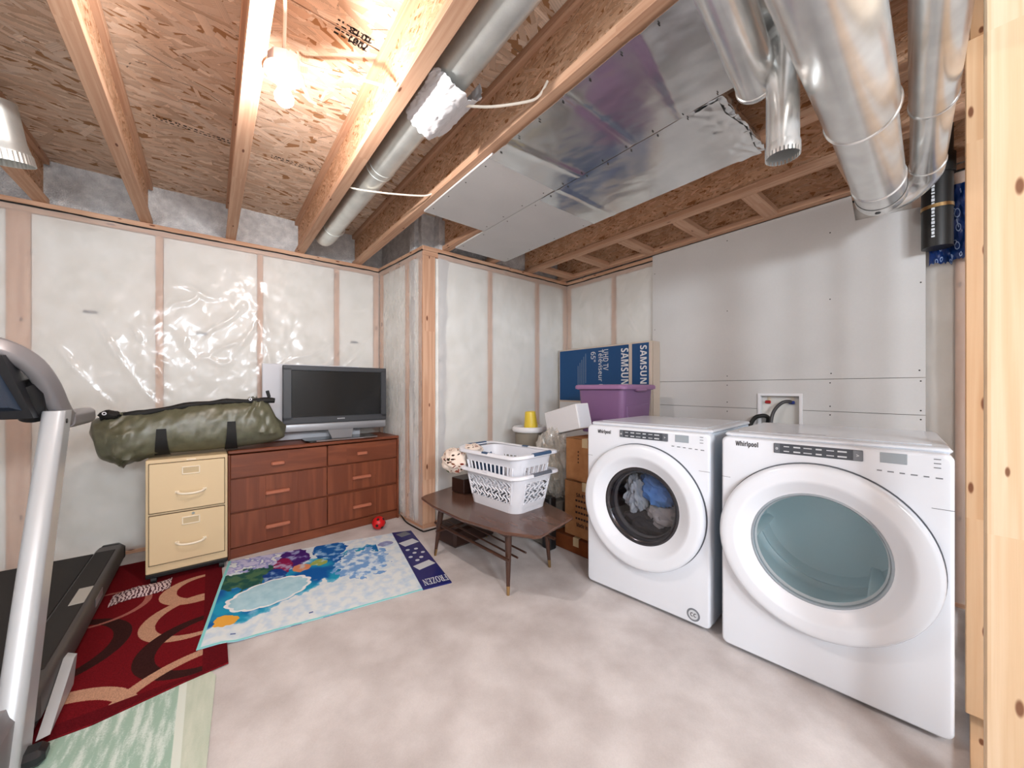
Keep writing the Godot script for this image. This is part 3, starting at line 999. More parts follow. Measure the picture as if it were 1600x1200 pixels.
# ---------------------------------------------------------------- things under the ceiling
func ceiling_things() -> void:
	# return-air panning between joists: white board near the wall, then foil
	var y := 2.3705
	var ex := [[1.106, 1.593], [1.597, 2.13]]
	var dd := [[2.295, 1.52, -0.9], [2.72, 1.66, 0.625]]
	var labs := [["white gypsum board under the ceiling left of the dark seam", "shiny foil sheet under the ceiling reaching towards the viewer"], ["white gypsum board under the ceiling next to the alcove wall", "pale foil duct board with a torn end beside the round ducts"]]
	for k in 2:
		var a: float = ex[k][0]
		var b: float = ex[k][1]
		var far: float = dd[k][0]
		var mid: float = dd[k][1]
		var near: float = dd[k][2]
		var skew := 0.0 if k == 0 else 0.0
		var g := thing("ceiling_board", labs[k][0], "board")
		var poly := PackedVector2Array([Vector2(a, -far + (0.43 if k == 5 else 0.0)), Vector2(b, -far - skew), Vector2(b, -mid), Vector2(a, -mid)])
		obj("board", S.new().at(Transform3D(Basis(Vector3(1, 0, 0), Vector3(0, 0, 1), Vector3(0, -1, 0)), Vector3(0, y, 0))).prism(poly, 0.0, 0.012), M.drywall, g)
		for q in 8:
			var dq := lerpf(far - 0.08, mid + 0.1, (q / 2) / 3.0)
			obj("screw", S.new().at(T(V(a + 0.03 if q % 2 == 0 else b - 0.03, y - 0.0125, dq))).lathe([[0.0, -0.001], [0.004, -0.001], [0.005, 0.001], [0.0, 0.001]], 8), M.metal_dark, g)
		var L: float = mid + 0.03 - near
		var f := func(u: float, v: float):
			var X := lerpf(a, b, u)
			var D: float = mid + 0.03 - L * v
			var e := 0.0035 * nz.get_noise_2d(X * 3.0, D * 2.0) + 0.0006 * nz.get_noise_2d(X * 9.0 + 5.0, D * 7.0)
			if k == 0:
				e += 0.006 * exp(-pow((D - 1.38 + 0.1 * (X - 1.3)) / 0.02, 2.0)) - 0.004 * exp(-pow((D - 1.02) / 0.015, 2.0)) + 0.005 * exp(-pow((D - 0.72 - 0.2 * (X - 1.3)) / 0.02, 2.0))
			else:
				e += 0.006 * exp(-pow((D - 1.52) / 0.012, 2.0)) + 0.012 * nz.get_noise_2d(X * 14.0, D * 14.0) * smoothstep(0.82, 0.66, D)
				D += 0.012 * nz.get_noise_2d(X * 10.0, 4.0) * smoothstep(0.9, 1.0, v)
			return V(X, y - 0.0155 - e, D)
		var fo := thing("foil_panel", labs[k][1], "duct panel")
		obj("foil_sheet", S.new().sheet(40, int(L / 0.016), f, 0.003, Vector3.DOWN), M.foil, fo, 60)
		for q in int(L / 0.14):
			for e in ([a + 0.02, b - 0.02] if k == 0 else [a + 0.02]):
				obj("staple", S.new().box(V(e, y - 0.019, mid - 0.05 - q * 0.14), Vector3(0.012, 0.003, 0.003)), M.metal_dark, fo)
		if k == 1:
			# crumpled tape over the near end and the seam at the drywall
			var ft := func(u: float, v: float): return V(lerpf(a + 0.01, b, u), y - 0.021 - 0.007 * nz.get_noise_2d(u * 9.0, v * 3.0), 0.74 - 0.10 * v + 0.01 * sin(u * 9.0))
			obj("foil_tape", S.new().sheet(30, 8, ft, 0.001, Vector3.DOWN), M.foil, fo, 60)
			var fe := func(u: float, v: float): return V(lerpf(a, b, u), y - 0.012 + 0.10 * v, 0.625 + 0.01 * nz.get_noise_2d(u * 9.0, v * 4.0) + 0.05 * v * v)
			obj("torn_end", S.new().sheet(24, 8, fe, 0.002, Vector3(0, 0, 1)), M.foil, fo, 60)
	# supply pipe in the joist bay with a white wrap
	var p := thing("supply_pipe", "long galvanized round pipe running in the joist bay", "duct")
	var px := 0.757
	var r := 0.076
	obj("pipe_section", S.new().tube([V(px, 2.455, 2.16), V(px, 2.455, -1.2)], r, 40), M.galvanized_dull, p)
	obj("pipe_section", S.new().tube([V(px - 0.012, 2.445, 3.16), V(px, 2.453, 2.10)], [r - 0.006, r - 0.004], 40), M.galvanized_dull, p)
	obj("elbow", S.new().tube(smooth([V(px - 0.012, 2.445, 3.14), V(px - 0.012, 2.446, 3.34), V(px - 0.012, 2.47, 3.46), V(px - 0.012, 2.56, 3.53), V(px - 0.012, 2.68, 3.54)], 6), r - 0.003, 36), M.galvanized_dull, p)
	for d in [2.15, 2.10, 3.15]:
		obj("bead", S.new().at(T(V(px, 2.454, d), Basis(Vector3.RIGHT, PI / 2))).lathe([[r - 0.006, -0.006], [r + 0.002, -0.004], [r + 0.003, 0.0], [r + 0.002, 0.004], [r - 0.006, 0.006]], 40), M.galvanized_dull, p)
	var fw := func(u: float, v: float):
		var a := lerpf(-2.75, 0.35, u)
		var rad := r + 0.006 + 0.085 * smoothstep(0.55, 1.0, u) + 0.03 * exp(-pow((u - 0.5) / 0.2, 2.0)) + 0.012 * absf(nz.get_noise_2d(u * 6.0, v * 5.0)) + 0.02 * smoothstep(0.7, 1.0, v) * absf(nz.get_noise_2d(u * 8.0, 2.0))
		return V(px + rad * cos(a), 2.455 + rad * sin(a), lerpf(1.60, 1.30, v) + 0.03 * nz.get_noise_2d(u * 5.0, v * 1.0) - 0.05 * sin(u * 5.0) * v)
	one("pipe_wrap", S.new().sheet(48, 30, fw, 0.002, Vector3.DOWN), M.white_card, "crumpled white sheet wrapped round the pipe in the joist bay", "wrap", "", 60)
	# cables
	one("cable", S.new().tube(smooth([V(0.215, 2.425, 1.655), V(0.20, 2.50, 1.50), V(0.17, 2.56, 1.30), V(0.15, 2.60, 0.9), V(0.15, 2.63, 0.2)], 8), 0.006, 8), M.cable_white, "white cable rising from the lit lampholder along the joist", "cable", "white cables")
	one("cable", S.new().tube(smooth([V(0.30, 2.640, 1.86), V(0.317, 2.60, 1.84), V(0.40, 2.53, 1.72), V(0.52, 2.445, 1.56), V(0.575, 2.41, 1.50), V(0.600, 2.405, 1.47)], 8), 0.0055, 8), M.cable_white, "white cable crossing from above the bulb into the third joist", "cable", "white cables")
	one("cable", S.new().tube(smooth([V(0.85, 2.395, 1.37), V(0.93, 2.376, 1.28), V(1.03, 2.380, 1.17), V(1.060, 2.392, 1.125), V(1.085, 2.45, 1.10)], 8), 0.0055, 8), M.cable_white, "white cable leaving the white pipe wrap for the foil panel side", "cable", "white cables")
	one("cable", S.new().tube(smooth([V(0.640, 2.385, 2.34), V(0.69, 2.372, 2.31), V(0.85, 2.368, 2.23), V(1.02, 2.374, 2.14), V(1.07, 2.39, 2.11)], 8), 0.005, 8), M.cable_white, "pale cable passing beneath the galvanized pipe between two joists", "cable", "white cables")
	# left duct boot
	var b := thing("duct_boot", "short galvanized duct with a crimped collar at the left edge", "duct", T(V(-0.735, 2.215, 2.80), Basis(Vector3(0, 0, 1), 0.12) * Basis(Vector3(1, 0, 0), 0.2)).scaled_local(Vector3(0.72, 0.8, 0.72)))
	obj("duct_body", S.new().lathe([[0.104, 0.32], [0.106, 0.12], [0.110, 0.10], [0.110, 0.09], [0.114, 0.08], [0.114, 0.07], [0.118, 0.062], [0.118, 0.05]], 44), M.galvanized_dull, b, 30)
	var rings := []
	for q in [[0.120, 0.055], [0.124, 0.0], [0.121, 0.0], [0.117, 0.055]]:
		var ring := PackedVector3Array()
		for k in 120:
			var a := TAU * k / 120
			var rr: float = q[0] + 0.0016 * (1.0 if k % 3 == 0 else -0.4)
			ring.append(Vector3(rr * cos(a), q[1], rr * sin(a)))
		rings.append(ring)
	obj("crimped_collar", S.new().loft(rings + [rings[0]]), M.galvanized_dull, b, 20)
	# large trunk duct
	var tr := thing("trunk_duct", "large round galvanized duct with a rounded closed end above the dryer", "duct")
	obj("pipe_section", S.new().tube([V(0.55, 2.145, 0.203), V(1.78, 2.145, 0.236)], 0.100, 56, false), M.galvanized, tr)
	obj("pipe_section", S.new().tube([V(1.70, 2.145, 0.2345), V(2.60, 2.145, 0.271)], 0.092, 56, false), M.galvanized, tr)
	var dir := (V(2.60, 2.145, 0.271) - V(1.70, 2.145, 0.2345)).normalized()
	var bz := Basis(dir.cross(Vector3.UP).normalized(), dir, Vector3.ZERO)
	bz.z = bz.x.cross(bz.y)
	for q in [[1.78, 0.236, 0.100], [1.72, 0.2353, 0.0935], [2.42, 0.2637, 0.092]]:
		obj("bead", S.new().at(T(V(q[0], 2.145, q[1]), bz)).lathe([[q[2] - 0.008, -0.010], [q[2] + 0.002, -0.006], [q[2] + 0.005, 0.0], [q[2] + 0.002, 0.006], [q[2] - 0.008, 0.010]], 56), M.galvanized, tr)
	obj("end_cap", S.new().at(T(V(2.57, 2.145, 0.2698), bz)).lathe([[0.094, -0.02], [0.097, 0.0], [0.097, 0.04], [0.093, 0.062], [0.082, 0.082], [0.055, 0.096], [0.0, 0.10]], 56), M.galvanized, tr)
	obj("access_plug", S.new().at(T(V(2.58, 2.145 - 0.0955, 0.28))).lathe([[0.0, -0.004], [0.010, -0.004], [0.012, 0.0], [0.0, 0.0]], 14), M.black_plastic, tr)
	# side branch
	var br := thing("branch_duct", "narrower galvanized duct bending into the trunk duct beside the post", "duct")
	obj("pipe_section", S.new().tube([V(0.9, 2.255, 0.000), V(2.10, 2.255, 0.080)], 0.064, 40, false), M.galvanized, br)
	obj("pipe_section", S.new().tube([V(2.06, 2.255, 0.077), V(2.68, 2.255, 0.120)], 0.060, 40, false), M.galvanized, br)
	var b2 := (V(2.68, 2.255, 0.122) - V(2.06, 2.255, 0.079)).normalized()
	var bb := Basis(b2.cross(Vector3.UP).normalized(), b2, Vector3.ZERO)
	bb.z = bb.x.cross(bb.y)
	for q in [[2.10, 0.080, 0.064], [2.66, 0.119, 0.0605]]:
		obj("bead", S.new().at(T(V(q[0], 2.255, q[1]), bb)).lathe([[q[2] - 0.008, -0.008], [q[2] + 0.002, -0.005], [q[2] + 0.004, 0.0], [q[2] + 0.002, 0.005], [q[2] - 0.008, 0.008]], 40), M.galvanized, br)
	obj("elbow", S.new().tube(smooth([V(2.66, 2.255, 0.121), V(2.76, 2.245, 0.13), V(2.82, 2.205, 0.19), V(2.80, 2.155, 0.28), V(2.72, 2.12, 0.345)], 6), [0.061, 0.061, 0.061, 0.061, 0.061, 0.061, 0.061, 0.061, 0.061, 0.061, 0.061, 0.061, 0.061, 0.061, 0.060, 0.058, 0.056, 0.052, 0.046, 0.04, 0.034, 0.028, 0.022, 0.016, 0.010].slice(0, 25), 36), M.galvanized, br)
	# two short pipes left of the trunk
	var s1 := thing("short_duct", "short galvanized pipe with an open beaded end left of the trunk duct", "duct")
	obj("pipe_section", S.new().tube([V(0.85, 2.28, 0.40), V(1.52, 2.27, 0.475)], 0.064, 36, false), M.galvanized, s1)
	var b3 := (V(1.52, 2.27, 0.475) - V(0.85, 2.28, 0.40)).normalized()
	var bq := Basis(b3.cross(Vector3.UP).normalized(), b3, Vector3.ZERO)
	bq.z = bq.x.cross(bq.y)
	obj("end_bead", S.new().at(T(V(1.52, 2.27, 0.475), bq)).lathe([[0.060, -0.014], [0.067, -0.010], [0.069, 0.0], [0.066, 0.010], [0.058, 0.024], [0.035, 0.034], [0.0, 0.036]], 36), M.galvanized, s1)
	var s2 := thing("drop_collar", "small upright duct collar with a toothed open end under the joists", "duct", T(V(1.495, 1.965, 0.392)))
	obj("collar_pipe", S.new().lathe([[0.047, 0.40], [0.047, 0.03], [0.050, 0.025], [0.050, 0.0], [0.048, 0.0], [0.048, 0.025], [0.045, 0.03], [0.045, 0.40]], 36), M.galvanized, s2)
	for k in 28:
		var a := TAU * k / 28
		obj("tooth", S.new().box(Vector3(0.0485 * cos(a), -0.006, 0.0485 * sin(a)), Vector3(0.002, 0.016, 0.008), 0.0, Basis(Vector3.UP, -a)), M.galvanized, s2)
	# black drain pipe and the blue film by the right wall
	var ap := thing("drain_pipe", "black plastic drain pipe strapped upright above the drywall", "pipe")
	obj("pipe_section", S.new().tube([V(2.99, 1.92, 0.10), V(2.99, 2.66, 0.10)], 0.0575, 32), M.abs_black, ap)
	obj("coupling", S.new().tube([V(2.99, 2.30, 0.10), V(2.99, 2.40, 0.10)], 0.066, 32), M.abs_black, ap)
	obj("pipe_strap", S.new().at(T(V(2.99, 2.13, 0.10))).lathe([[0.058, -0.009], [0.0605, -0.009], [0.0605, 0.009], [0.058, 0.009]], 32, true), M.brass, ap)
	for k in 16:
		obj("print_mark", S.new().box(V(2.99 - 0.0578, 2.25 - 0.018 * k - 0.01 * float(k > 6), 0.112), Vector3(0.001, 0.009 + 0.003 * (k % 3), 0.010 + 0.002 * (k % 2))), M.control_light, ap)
	var ff := func(u: float, v: float):
		return V(3.075 + 0.012 * nz.get_noise_2d(u * 7.0, v * 7.0) - 0.03 * absf(sin(u * 7.0)) * smoothstep(0.6, 1.0, v), lerpf(2.26, 1.86, v) - 0.05 * absf(nz.get_noise_2d(u * 6.0, 1.0)) * v, lerpf(0.132, -0.03, u))
	one("blue_film", S.new().sheet(30, 34, ff, 0.002, Vector3.LEFT), M.blue_film, "crinkled blue printed film stuffed behind the black drain pipe", "film", "", 60)

# ---------------------------------------------------------------- partition on the right
func right_side() -> void:
	var w := struct("wall_partition", "bare pine stud partition at the right edge")
	obj("stud", S.new().box(V(1.519, 1.21, -0.098), Vector3(0.038, 2.31, 0.140), 0.004, Basis.IDENTITY, Vector2(0.06, 0.4)), M.pine, w)
	obj("stud", S.new().box(V(1.585, 1.21, -0.098), Vector3(0.038, 2.31, 0.140), 0.004, Basis.IDENTITY, Vector2(0.4, 0.7)), M.pine, w)
	for q in [[1.98, 0.004], [2.44, 0.0], [2.92, 0.0]]:
		obj("stud", S.new().box(V(q[0], 1.21, q[1] - 0.0445), Vector3(0.038, 2.25, 0.089), 0.003, Basis.IDENTITY, Vector2(rng.randf(), rng.randf())), M.pine_edge, w)
	obj("bottom_plate", S.new().box(V(2.28, 0.020, -0.05), Vector3(1.50, 0.038, 0.089), 0.002), M.pine_edge, w)
	obj("top_plate", S.new().box(V(2.30, 2.352, -0.05), Vector3(1.60, 0.036, 0.089), 0.002), M.pine_edge, w)
	obj("blocking", S.new().box(V(2.21, 0.30, -0.06), Vector3(0.42, 0.089, 0.038), 0.002), M.pine_edge, w)
	for s in [[0.035, 1.31, 0.010], [0.05, 0.93, 0.008], [0.052, 1.75, 0.007], [0.038, 2.1, 0.006]]:
		pass
	# laundry outlet box in the drywall
	var fr := wall_frame(Vector2(3.121, 2.852), Vector2(3.10, 0.0))
	var o := thing("laundry_outlet_box", "white recessed washer outlet box with a red valve above the washer", "outlet box", fr * T(Vector3(2.0275, 1.0, 0.033)))
	var s := S.new()
	var ow := 0.262
	var oh := 0.280
	for q in [[0, oh / 2 - 0.009, ow, 0.018], [0, -oh / 2 + 0.009, ow, 0.018]]: s.box(Vector3(q[0], q[1], 0.004), Vector3(q[2], q[3], 0.012), 0.002)
	for q in [-1, 1]: s.box(Vector3(q * (ow / 2 - 0.009), 0, 0.004), Vector3(0.018, oh - 0.03, 0.012), 0.002)
	obj("frame", s, M.white_plastic, o)
	var c := S.new()
	c.box(Vector3(0, 0, -0.075), Vector3(0.236, 0.256, 0.006))
	for q in [-1, 1]:
		c.box(Vector3(q * 0.117, 0, -0.035), Vector3(0.004, 0.256, 0.078))
		c.box(Vector3(0, q * 0.127, -0.035), Vector3(0.236, 0.004, 0.078))
	obj("recess", c, M.white_plastic, o)
	for q in [[-0.075, M.valve_red], [0.065, M.valve_blue]]:
		var vb := obj("valve", S.new().tube([Vector3(q[0], 0.115, -0.045), Vector3(q[0], 0.065, -0.045)], 0.012, 14), M.brass, o)
		obj("valve_handle", S.new().box(Vector3(q[0], 0.078, -0.022), Vector3(0.036, 0.022, 0.014), 0.005), q[1], vb)
	obj("outlet_label", S.new().box(Vector3(-0.005, 0.06, -0.071), Vector3(0.07, 0.06, 0.002)), M.control_light, o)
	one("washer_hose", S.new().at(fr * T(Vector3(2.0275, 1.0, 0.033))).tube(smooth([Vector3(0.065, 0.07, -0.045), Vector3(0.055, 0.085, -0.01), Vector3(0.02, 0.075, 0.02), Vector3(-0.02, 0.02, 0.035), Vector3(-0.035, -0.06, 0.05), Vector3(-0.03, -0.25, 0.09)], 7), 0.011, 12), M.hose_grey, "dark grey hose curving down from the outlet box", "hose", "laundry hoses")
	one("drain_hose", S.new().at(fr * T(Vector3(2.0275, 1.0, 0.033))).tube(smooth([Vector3(-0.085, -0.10, -0.03), Vector3(-0.07, -0.035, -0.01), Vector3(-0.10, -0.02, 0.03), Vector3(-0.15, -0.06, 0.05), Vector3(-0.20, -0.25, 0.09)], 7), 0.014, 12), M.black_rubber, "black drain hose hooked over the left of the outlet box", "hose", "laundry hoses")

# ---------------------------------------------------------------- washer and dryer
var angles: Array[float] = []      # directions used for the front panels, closer together at the corners

func ring_pts(c: Vector2, r: float, z: float, n: int) -> PackedVector3Array:
	var p := PackedVector3Array()
	for k in n:
		var a := TAU * k / n if angles.is_empty() else angles[k]
		p.append(Vector3(c.x + r * cos(a), c.y + r * sin(a), z))
	return p

func rect_pts(c: Vector2, w0: float, w1: float, h0: float, h1: float, r: float, z: float, n: int) -> PackedVector3Array:
	# points of a rounded rectangle at the same angles as ring_pts round c
	var p := PackedVector3Array()
	var m := Vector2((w0 + w1) / 2, (h0 + h1) / 2)
	var hx := (w1 - w0) / 2
	var hy := (h1 - h0) / 2
	for k in n:
		var a := TAU * k / n if angles.is_empty() else angles[k]
		var d := Vector2(cos(a), sin(a))
		var t := 1e9
		if absf(d.x) > 1e-6: t = minf(t, ((w1 if d.x > 0 else w0) - c.x) / d.x)
		if absf(d.y) > 1e-6: t = minf(t, ((h1 if d.y > 0 else h0) - c.y) / d.y)
		var q := c + d * t - m
		var e := Vector2(absf(q.x) - (hx - r), absf(q.y) - (hy - r))
		if e.x > 0 and e.y > 0:
			e = e.normalized() * r
			q = Vector2(signf(q.x) * (hx - r + e.x), signf(q.y) * (hy - r + e.y))
		p.append(Vector3(q.x + m.x, q.y + m.y, z))
	return p

func appliance(called: String, label: String, p0: Vector2, p1: Vector2, dryer: bool) -> Node3D:
	var o := thing(called, label, "dryer" if dryer else "washer", wall_frame(p0, p1))
	var W := 0.686
	var top := 0.957
	var c := Vector2(0.335, 0.545) if dryer else Vector2(0.340, 0.540)
	var gr := 0.214 if dryer else 0.206
	var n := 96
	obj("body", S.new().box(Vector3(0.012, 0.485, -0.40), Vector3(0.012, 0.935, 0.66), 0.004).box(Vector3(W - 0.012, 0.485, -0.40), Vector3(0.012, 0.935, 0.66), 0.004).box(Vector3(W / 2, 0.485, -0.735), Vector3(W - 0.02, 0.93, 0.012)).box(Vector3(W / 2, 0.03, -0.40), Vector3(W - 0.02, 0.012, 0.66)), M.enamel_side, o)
	obj("top_panel", S.new().box(Vector3(W / 2, 0.962, -0.395), Vector3(W - 0.002, 0.022, 0.70), 0.009).box(Vector3(W / 2, 0.9745, -0.40), Vector3(W - 0.09, 0.004, 0.60), 0.0018), M.enamel, o, 50)
	angles.clear()
	for k in 72: angles.append(TAU * k / 72.0)
	for q in [Vector2(0, 0.02), Vector2(W, 0.02), Vector2(W, top), Vector2(0, top)]:
		var inw := Vector2(-signf(q.x - c.x), -signf(q.y - c.y)) * 0.03
		for k in 15:
			var e: float = -1.0 + k / 7.0
			var p: Vector2 = q + (Vector2(inw.x * e, 0) if e > 0.0 else Vector2(0, -inw.y * e))
			angles.append(fposmod((p - c).angle(), TAU))
	angles.sort()
	n = angles.size()
	var rings := [ring_pts(c, 0.245, -0.03, n), ring_pts(c, 0.27, 0.0, n), ring_pts(c, 0.30, 0.0, n)]
	rings.append(rect_pts(c, 0.012, W - 0.012, 0.032, top - 0.014, 0.02, 0.0, n))
	rings.append(rect_pts(c, 0.004, W - 0.004, 0.024, top - 0.005, 0.022, -0.005, n))
	rings.append(rect_pts(c, 0.0, W, 0.020, top, 0.024, -0.016, n))
	rings.append(rect_pts(c, 0.0, W, 0.020, top, 0.024, -0.065, n))
	obj("front_panel", S.new().loft(rings), M.enamel, o, 50)
	angles.clear()
	n = 96
	obj("panel_seam", S.new().box(Vector3(W - 0.026, 0.775, 0.0), Vector3(0.05, 0.0016, 0.0012)).box(Vector3(0.02, 0.775, 0.0), Vector3(0.036, 0.0016, 0.0012)), M.seam, o)
	obj("base_plinth", S.new().box(Vector3(W / 2, 0.02, -0.10), Vector3(W - 0.04, 0.03, 0.06), 0.004), M.seam, o)
	# door
	var R := 0.332
	var bz := Basis(Vector3(1, 0, 0), Vector3(0, 0, 1), Vector3(0, -1, 0))   # lathe axis (y) to the front (z)
	var door := obj("door", S.new().at(T(Vector3(c.x, c.y, 0), bz)).lathe([[R - 0.02, 0.004], [R - 0.002, 0.006], [R, 0.012], [R, 0.030], [R - 0.006, 0.041], [R - 0.016, 0.046], [R - 0.030, 0.047], [0.276, 0.047], [0.268, 0.0455], [0.258, 0.040], [gr + 0.012, 0.014], [gr + 0.004, 0.010], [gr, 0.009], [gr, 0.0], [R - 0.02, 0.0]], n, true), M.door_white, o, 50)
	obj("door_gap", S.new().at(T(Vector3(c.x, c.y, 0), bz)).lathe([[R + 0.0035, 0.0], [R + 0.0035, 0.0015], [R - 0.01, 0.0015]], n), M.seam, door)
	if dryer:
		obj("door_glass", S.new().at(T(Vector3(c.x, c.y, 0), bz)).lathe([[gr, 0.006], [gr - 0.02, 0.009], [gr * 0.5, 0.016], [0.0, 0.018]], 64), M.dryer_glass, door, 60)
		obj("inner_ring", S.new().at(T(Vector3(c.x, c.y, 0), bz)).lathe([[gr - 0.009, -0.002], [gr - 0.011, -0.010], [gr - 0.014, -0.018], [gr + 0.02, -0.022]], 64), M.control_light, door)
		obj("door_rim", S.new().at(T(Vector3(c.x, c.y, 0), bz)).lathe([[gr + 0.002, 0.010], [gr - 0.005, 0.013], [gr - 0.008, 0.009], [gr - 0.008, -0.01]], 64), M.display, door)
	else:
		obj("door_rim", S.new().at(T(Vector3(c.x, c.y, 0), bz)).lathe([[gr + 0.002, 0.010], [gr - 0.004, 0.013], [gr - 0.016, 0.010], [gr - 0.026, -0.002], [gr - 0.030, -0.03]], 64), M.bezel, door)
		obj("door_glass", S.new().at(T(Vector3(c.x, c.y, 0), bz)).lathe([[gr - 0.012, 0.010], [gr * 0.6, 0.018], [0.0, 0.022]], 64), M.door_glass, door, 60)
		obj("gasket", S.new().at(T(Vector3(c.x, c.y, 0), bz)).lathe([[0.252, -0.02], [0.235, -0.035], [0.20, -0.045], [0.172, -0.05], [0.176, -0.07], [0.24, -0.085]], 64), M.gasket, o, 60)
	# drum
	var dr := obj("drum", S.new().at(T(Vector3(c.x, c.y, 0), bz)).lathe([[0.243, -0.03], [0.252, -0.06], [0.270, -0.10], [0.272, -0.46], [0.262, -0.48], [0.14, -0.495], [0.0, -0.49]] if not dryer else [[0.246, -0.03], [0.250, -0.07], [0.300, -0.10], [0.302, -0.36], [0.298, -0.375], [0.280, -0.385], [0.272, -0.378], [0.264, -0.385], [0.258, -0.41], [0.25, -0.44], [0.20, -0.455], [0.10, -0.44], [0.0, -0.43]], 72), M.drum_paint if dryer else M.drum_steel, o, 50)
	for k in 3:
		var a := TAU * k / 3 + (1.22 if dryer else 0.9)
		var rad := 0.262 if dryer else 0.235
		obj("drum_fin", S.new().box(Vector3(c.x + rad * cos(a), c.y + rad * sin(a), -0.29), Vector3(0.075, 0.040, 0.36), 0.016, Basis(Vector3(0, 0, 1), a)), M.drum_paint if dryer else M.drum_steel, dr, 60)
	# controls
	var cx := 0.335 if dryer else 0.352
	var cy := 0.926 if dryer else 0.921
	var cp := obj("control_strip", S.new().box(Vector3(cx, cy, 0.001), Vector3(0.27, 0.040, 0.006), 0.002), M.control_grey, o)
	obj("button", S.new().box(Vector3(cx - 0.124, cy, 0.004), Vector3(0.020, 0.038, 0.004), 0.0015), M.seam, cp)
	obj("button", S.new().box(Vector3(cx + 0.121, cy, 0.004), Vector3(0.026, 0.038, 0.004), 0.0015), M.seam if not dryer else M.print_grey, cp)
	for k in 12:
		var bx := cx - 0.092 + 0.034 * (k % 6)
		var by := cy + (0.009 if k < 6 else -0.010)
		obj("button_mark", S.new().box(Vector3(bx, by, 0.0044), Vector3(0.018 + 0.004 * ((k * 7) % 3), 0.0034 + 0.002 * ((k * 5) % 2), 0.001)), M.control_light, cp)
	text("button_mark", "o", 0.012, M.control_light, cp, T(Vector3(cx - 0.124, cy, 0.0064)), 0.0008)
	text("button_mark", ">", 0.012, M.control_light, cp, T(Vector3(cx + 0.121, cy, 0.0064)), 0.0008)
	obj("display", S.new().box(Vector3(0.547 if dryer else 0.556, 0.928 if dryer else 0.922, 0.0005), Vector3(0.066, 0.036, 0.003), 0.001), M.display, o)
	for k in 6:
		obj("touch_mark", S.new().box(Vector3(0.512 + 0.028 * k, 0.881 - 0.001 * k, 0.0002), Vector3(0.013 + 0.003 * (k % 2), 0.004, 0.0012)), M.print_grey, o)
		if k < 3: obj("touch_mark", S.new().box(Vector3(0.648, 0.938 - 0.014 * k, 0.0002), Vector3(0.016, 0.003, 0.0012)), M.print_grey, o)
	text("lettering", "Whirlpool", 0.020, M.logo_grey, o, T(Vector3(0.102 if dryer else 0.118, 0.930 if dryer else 0.922, 0.0005)), 0.002, 0.085)
	if not dryer:
		var bd := obj("badge", S.new().at(T(Vector3(0.610, 0.068, 0.0), bz)).lathe([[0.0, 0.0012], [0.030, 0.0012], [0.031, 0.0]], 32), M.print_grey, o)
		obj("badge_ring", S.new().at(T(Vector3(0.610, 0.068, 0.0), bz)).lathe([[0.020, 0.0016], [0.022, 0.0020], [0.0225, 0.0012]], 32), M.control_light, bd)
		text("badge_letter", "CC", 0.018, M.logo_grey, bd, T(Vector3(0.610, 0.068, 0.0016)), 0.001, 0.028)
		obj("badge_disc", S.new().at(T(Vector3(0.610, 0.068, 0.0), bz)).lathe([[0.0, 0.0015], [0.020, 0.0015], [0.0202, 0.0012]], 32), M.control_light, bd)
	for q in [[0.05, -0.09], [W - 0.05, -0.09], [0.05, -0.68], [W - 0.05, -0.68]]:
		obj("foot", S.new().at(T(Vector3(q[0], 0, q[1]))).lathe([[0.0, 0.026], [0.018, 0.026], [0.022, 0.006], [0.022, 0.0], [0.0, 0.0]], 16), M.black_rubber, o)
	if dryer:
		obj("top_label", S.new().box(Vector3(0.30, 0.9768, -0.16), Vector3(0.10, 0.0006, 0.006)).box(Vector3(0.20, 0.9768, -0.12), Vector3(0.02, 0.0006, 0.006)), M.seam, o)
	return o

func washer_and_dryer() -> void:
	var w := appliance("washing_machine", "white front-load washer with a dark round porthole beside the cartons", Vector2(1.766, 1.45), Vector2(1.834, 0.766), false)
	appliance("clothes_dryer", "white front-load dryer with a teal tinted round window beside the pine post", Vector2(1.804, 0.707), Vector2(1.862, 0.02), true)
	var tr := w.transform
	one("garment", S.new().at(tr).blob(Vector3(0.395, 0.612, -0.155), Vector3(0.125, 0.095, 0.09), 0.5, 3, 1.4, 22), M.blue_cloth, "crumpled blue garment seen through the washer porthole", "clothing", "laundry in the washer")
	one("garment", S.new().at(tr).blob(Vector3(0.245, 0.555, -0.16), Vector3(0.065, 0.11, 0.08), 0.6, 8, 1.8, 22), M.white_cloth, "pale garment at the left inside the washer porthole", "clothing", "laundry in the washer")
	one("garment", S.new().at(tr).blob(Vector3(0.42, 0.46, -0.17), Vector3(0.12, 0.075, 0.10), 0.4, 5, 1.2, 22), M.grey_cloth, "grey garment lying under the blue one in the washer", "clothing", "laundry in the washer")
	one("garment", S.new().at(tr).blob(Vector3(0.34, 0.395, -0.20), Vector3(0.17, 0.09, 0.12), 0.4, 9, 1.2, 22), M.dark_cloth, "dark garment at the bottom of the washer drum", "clothing", "laundry in the washer")

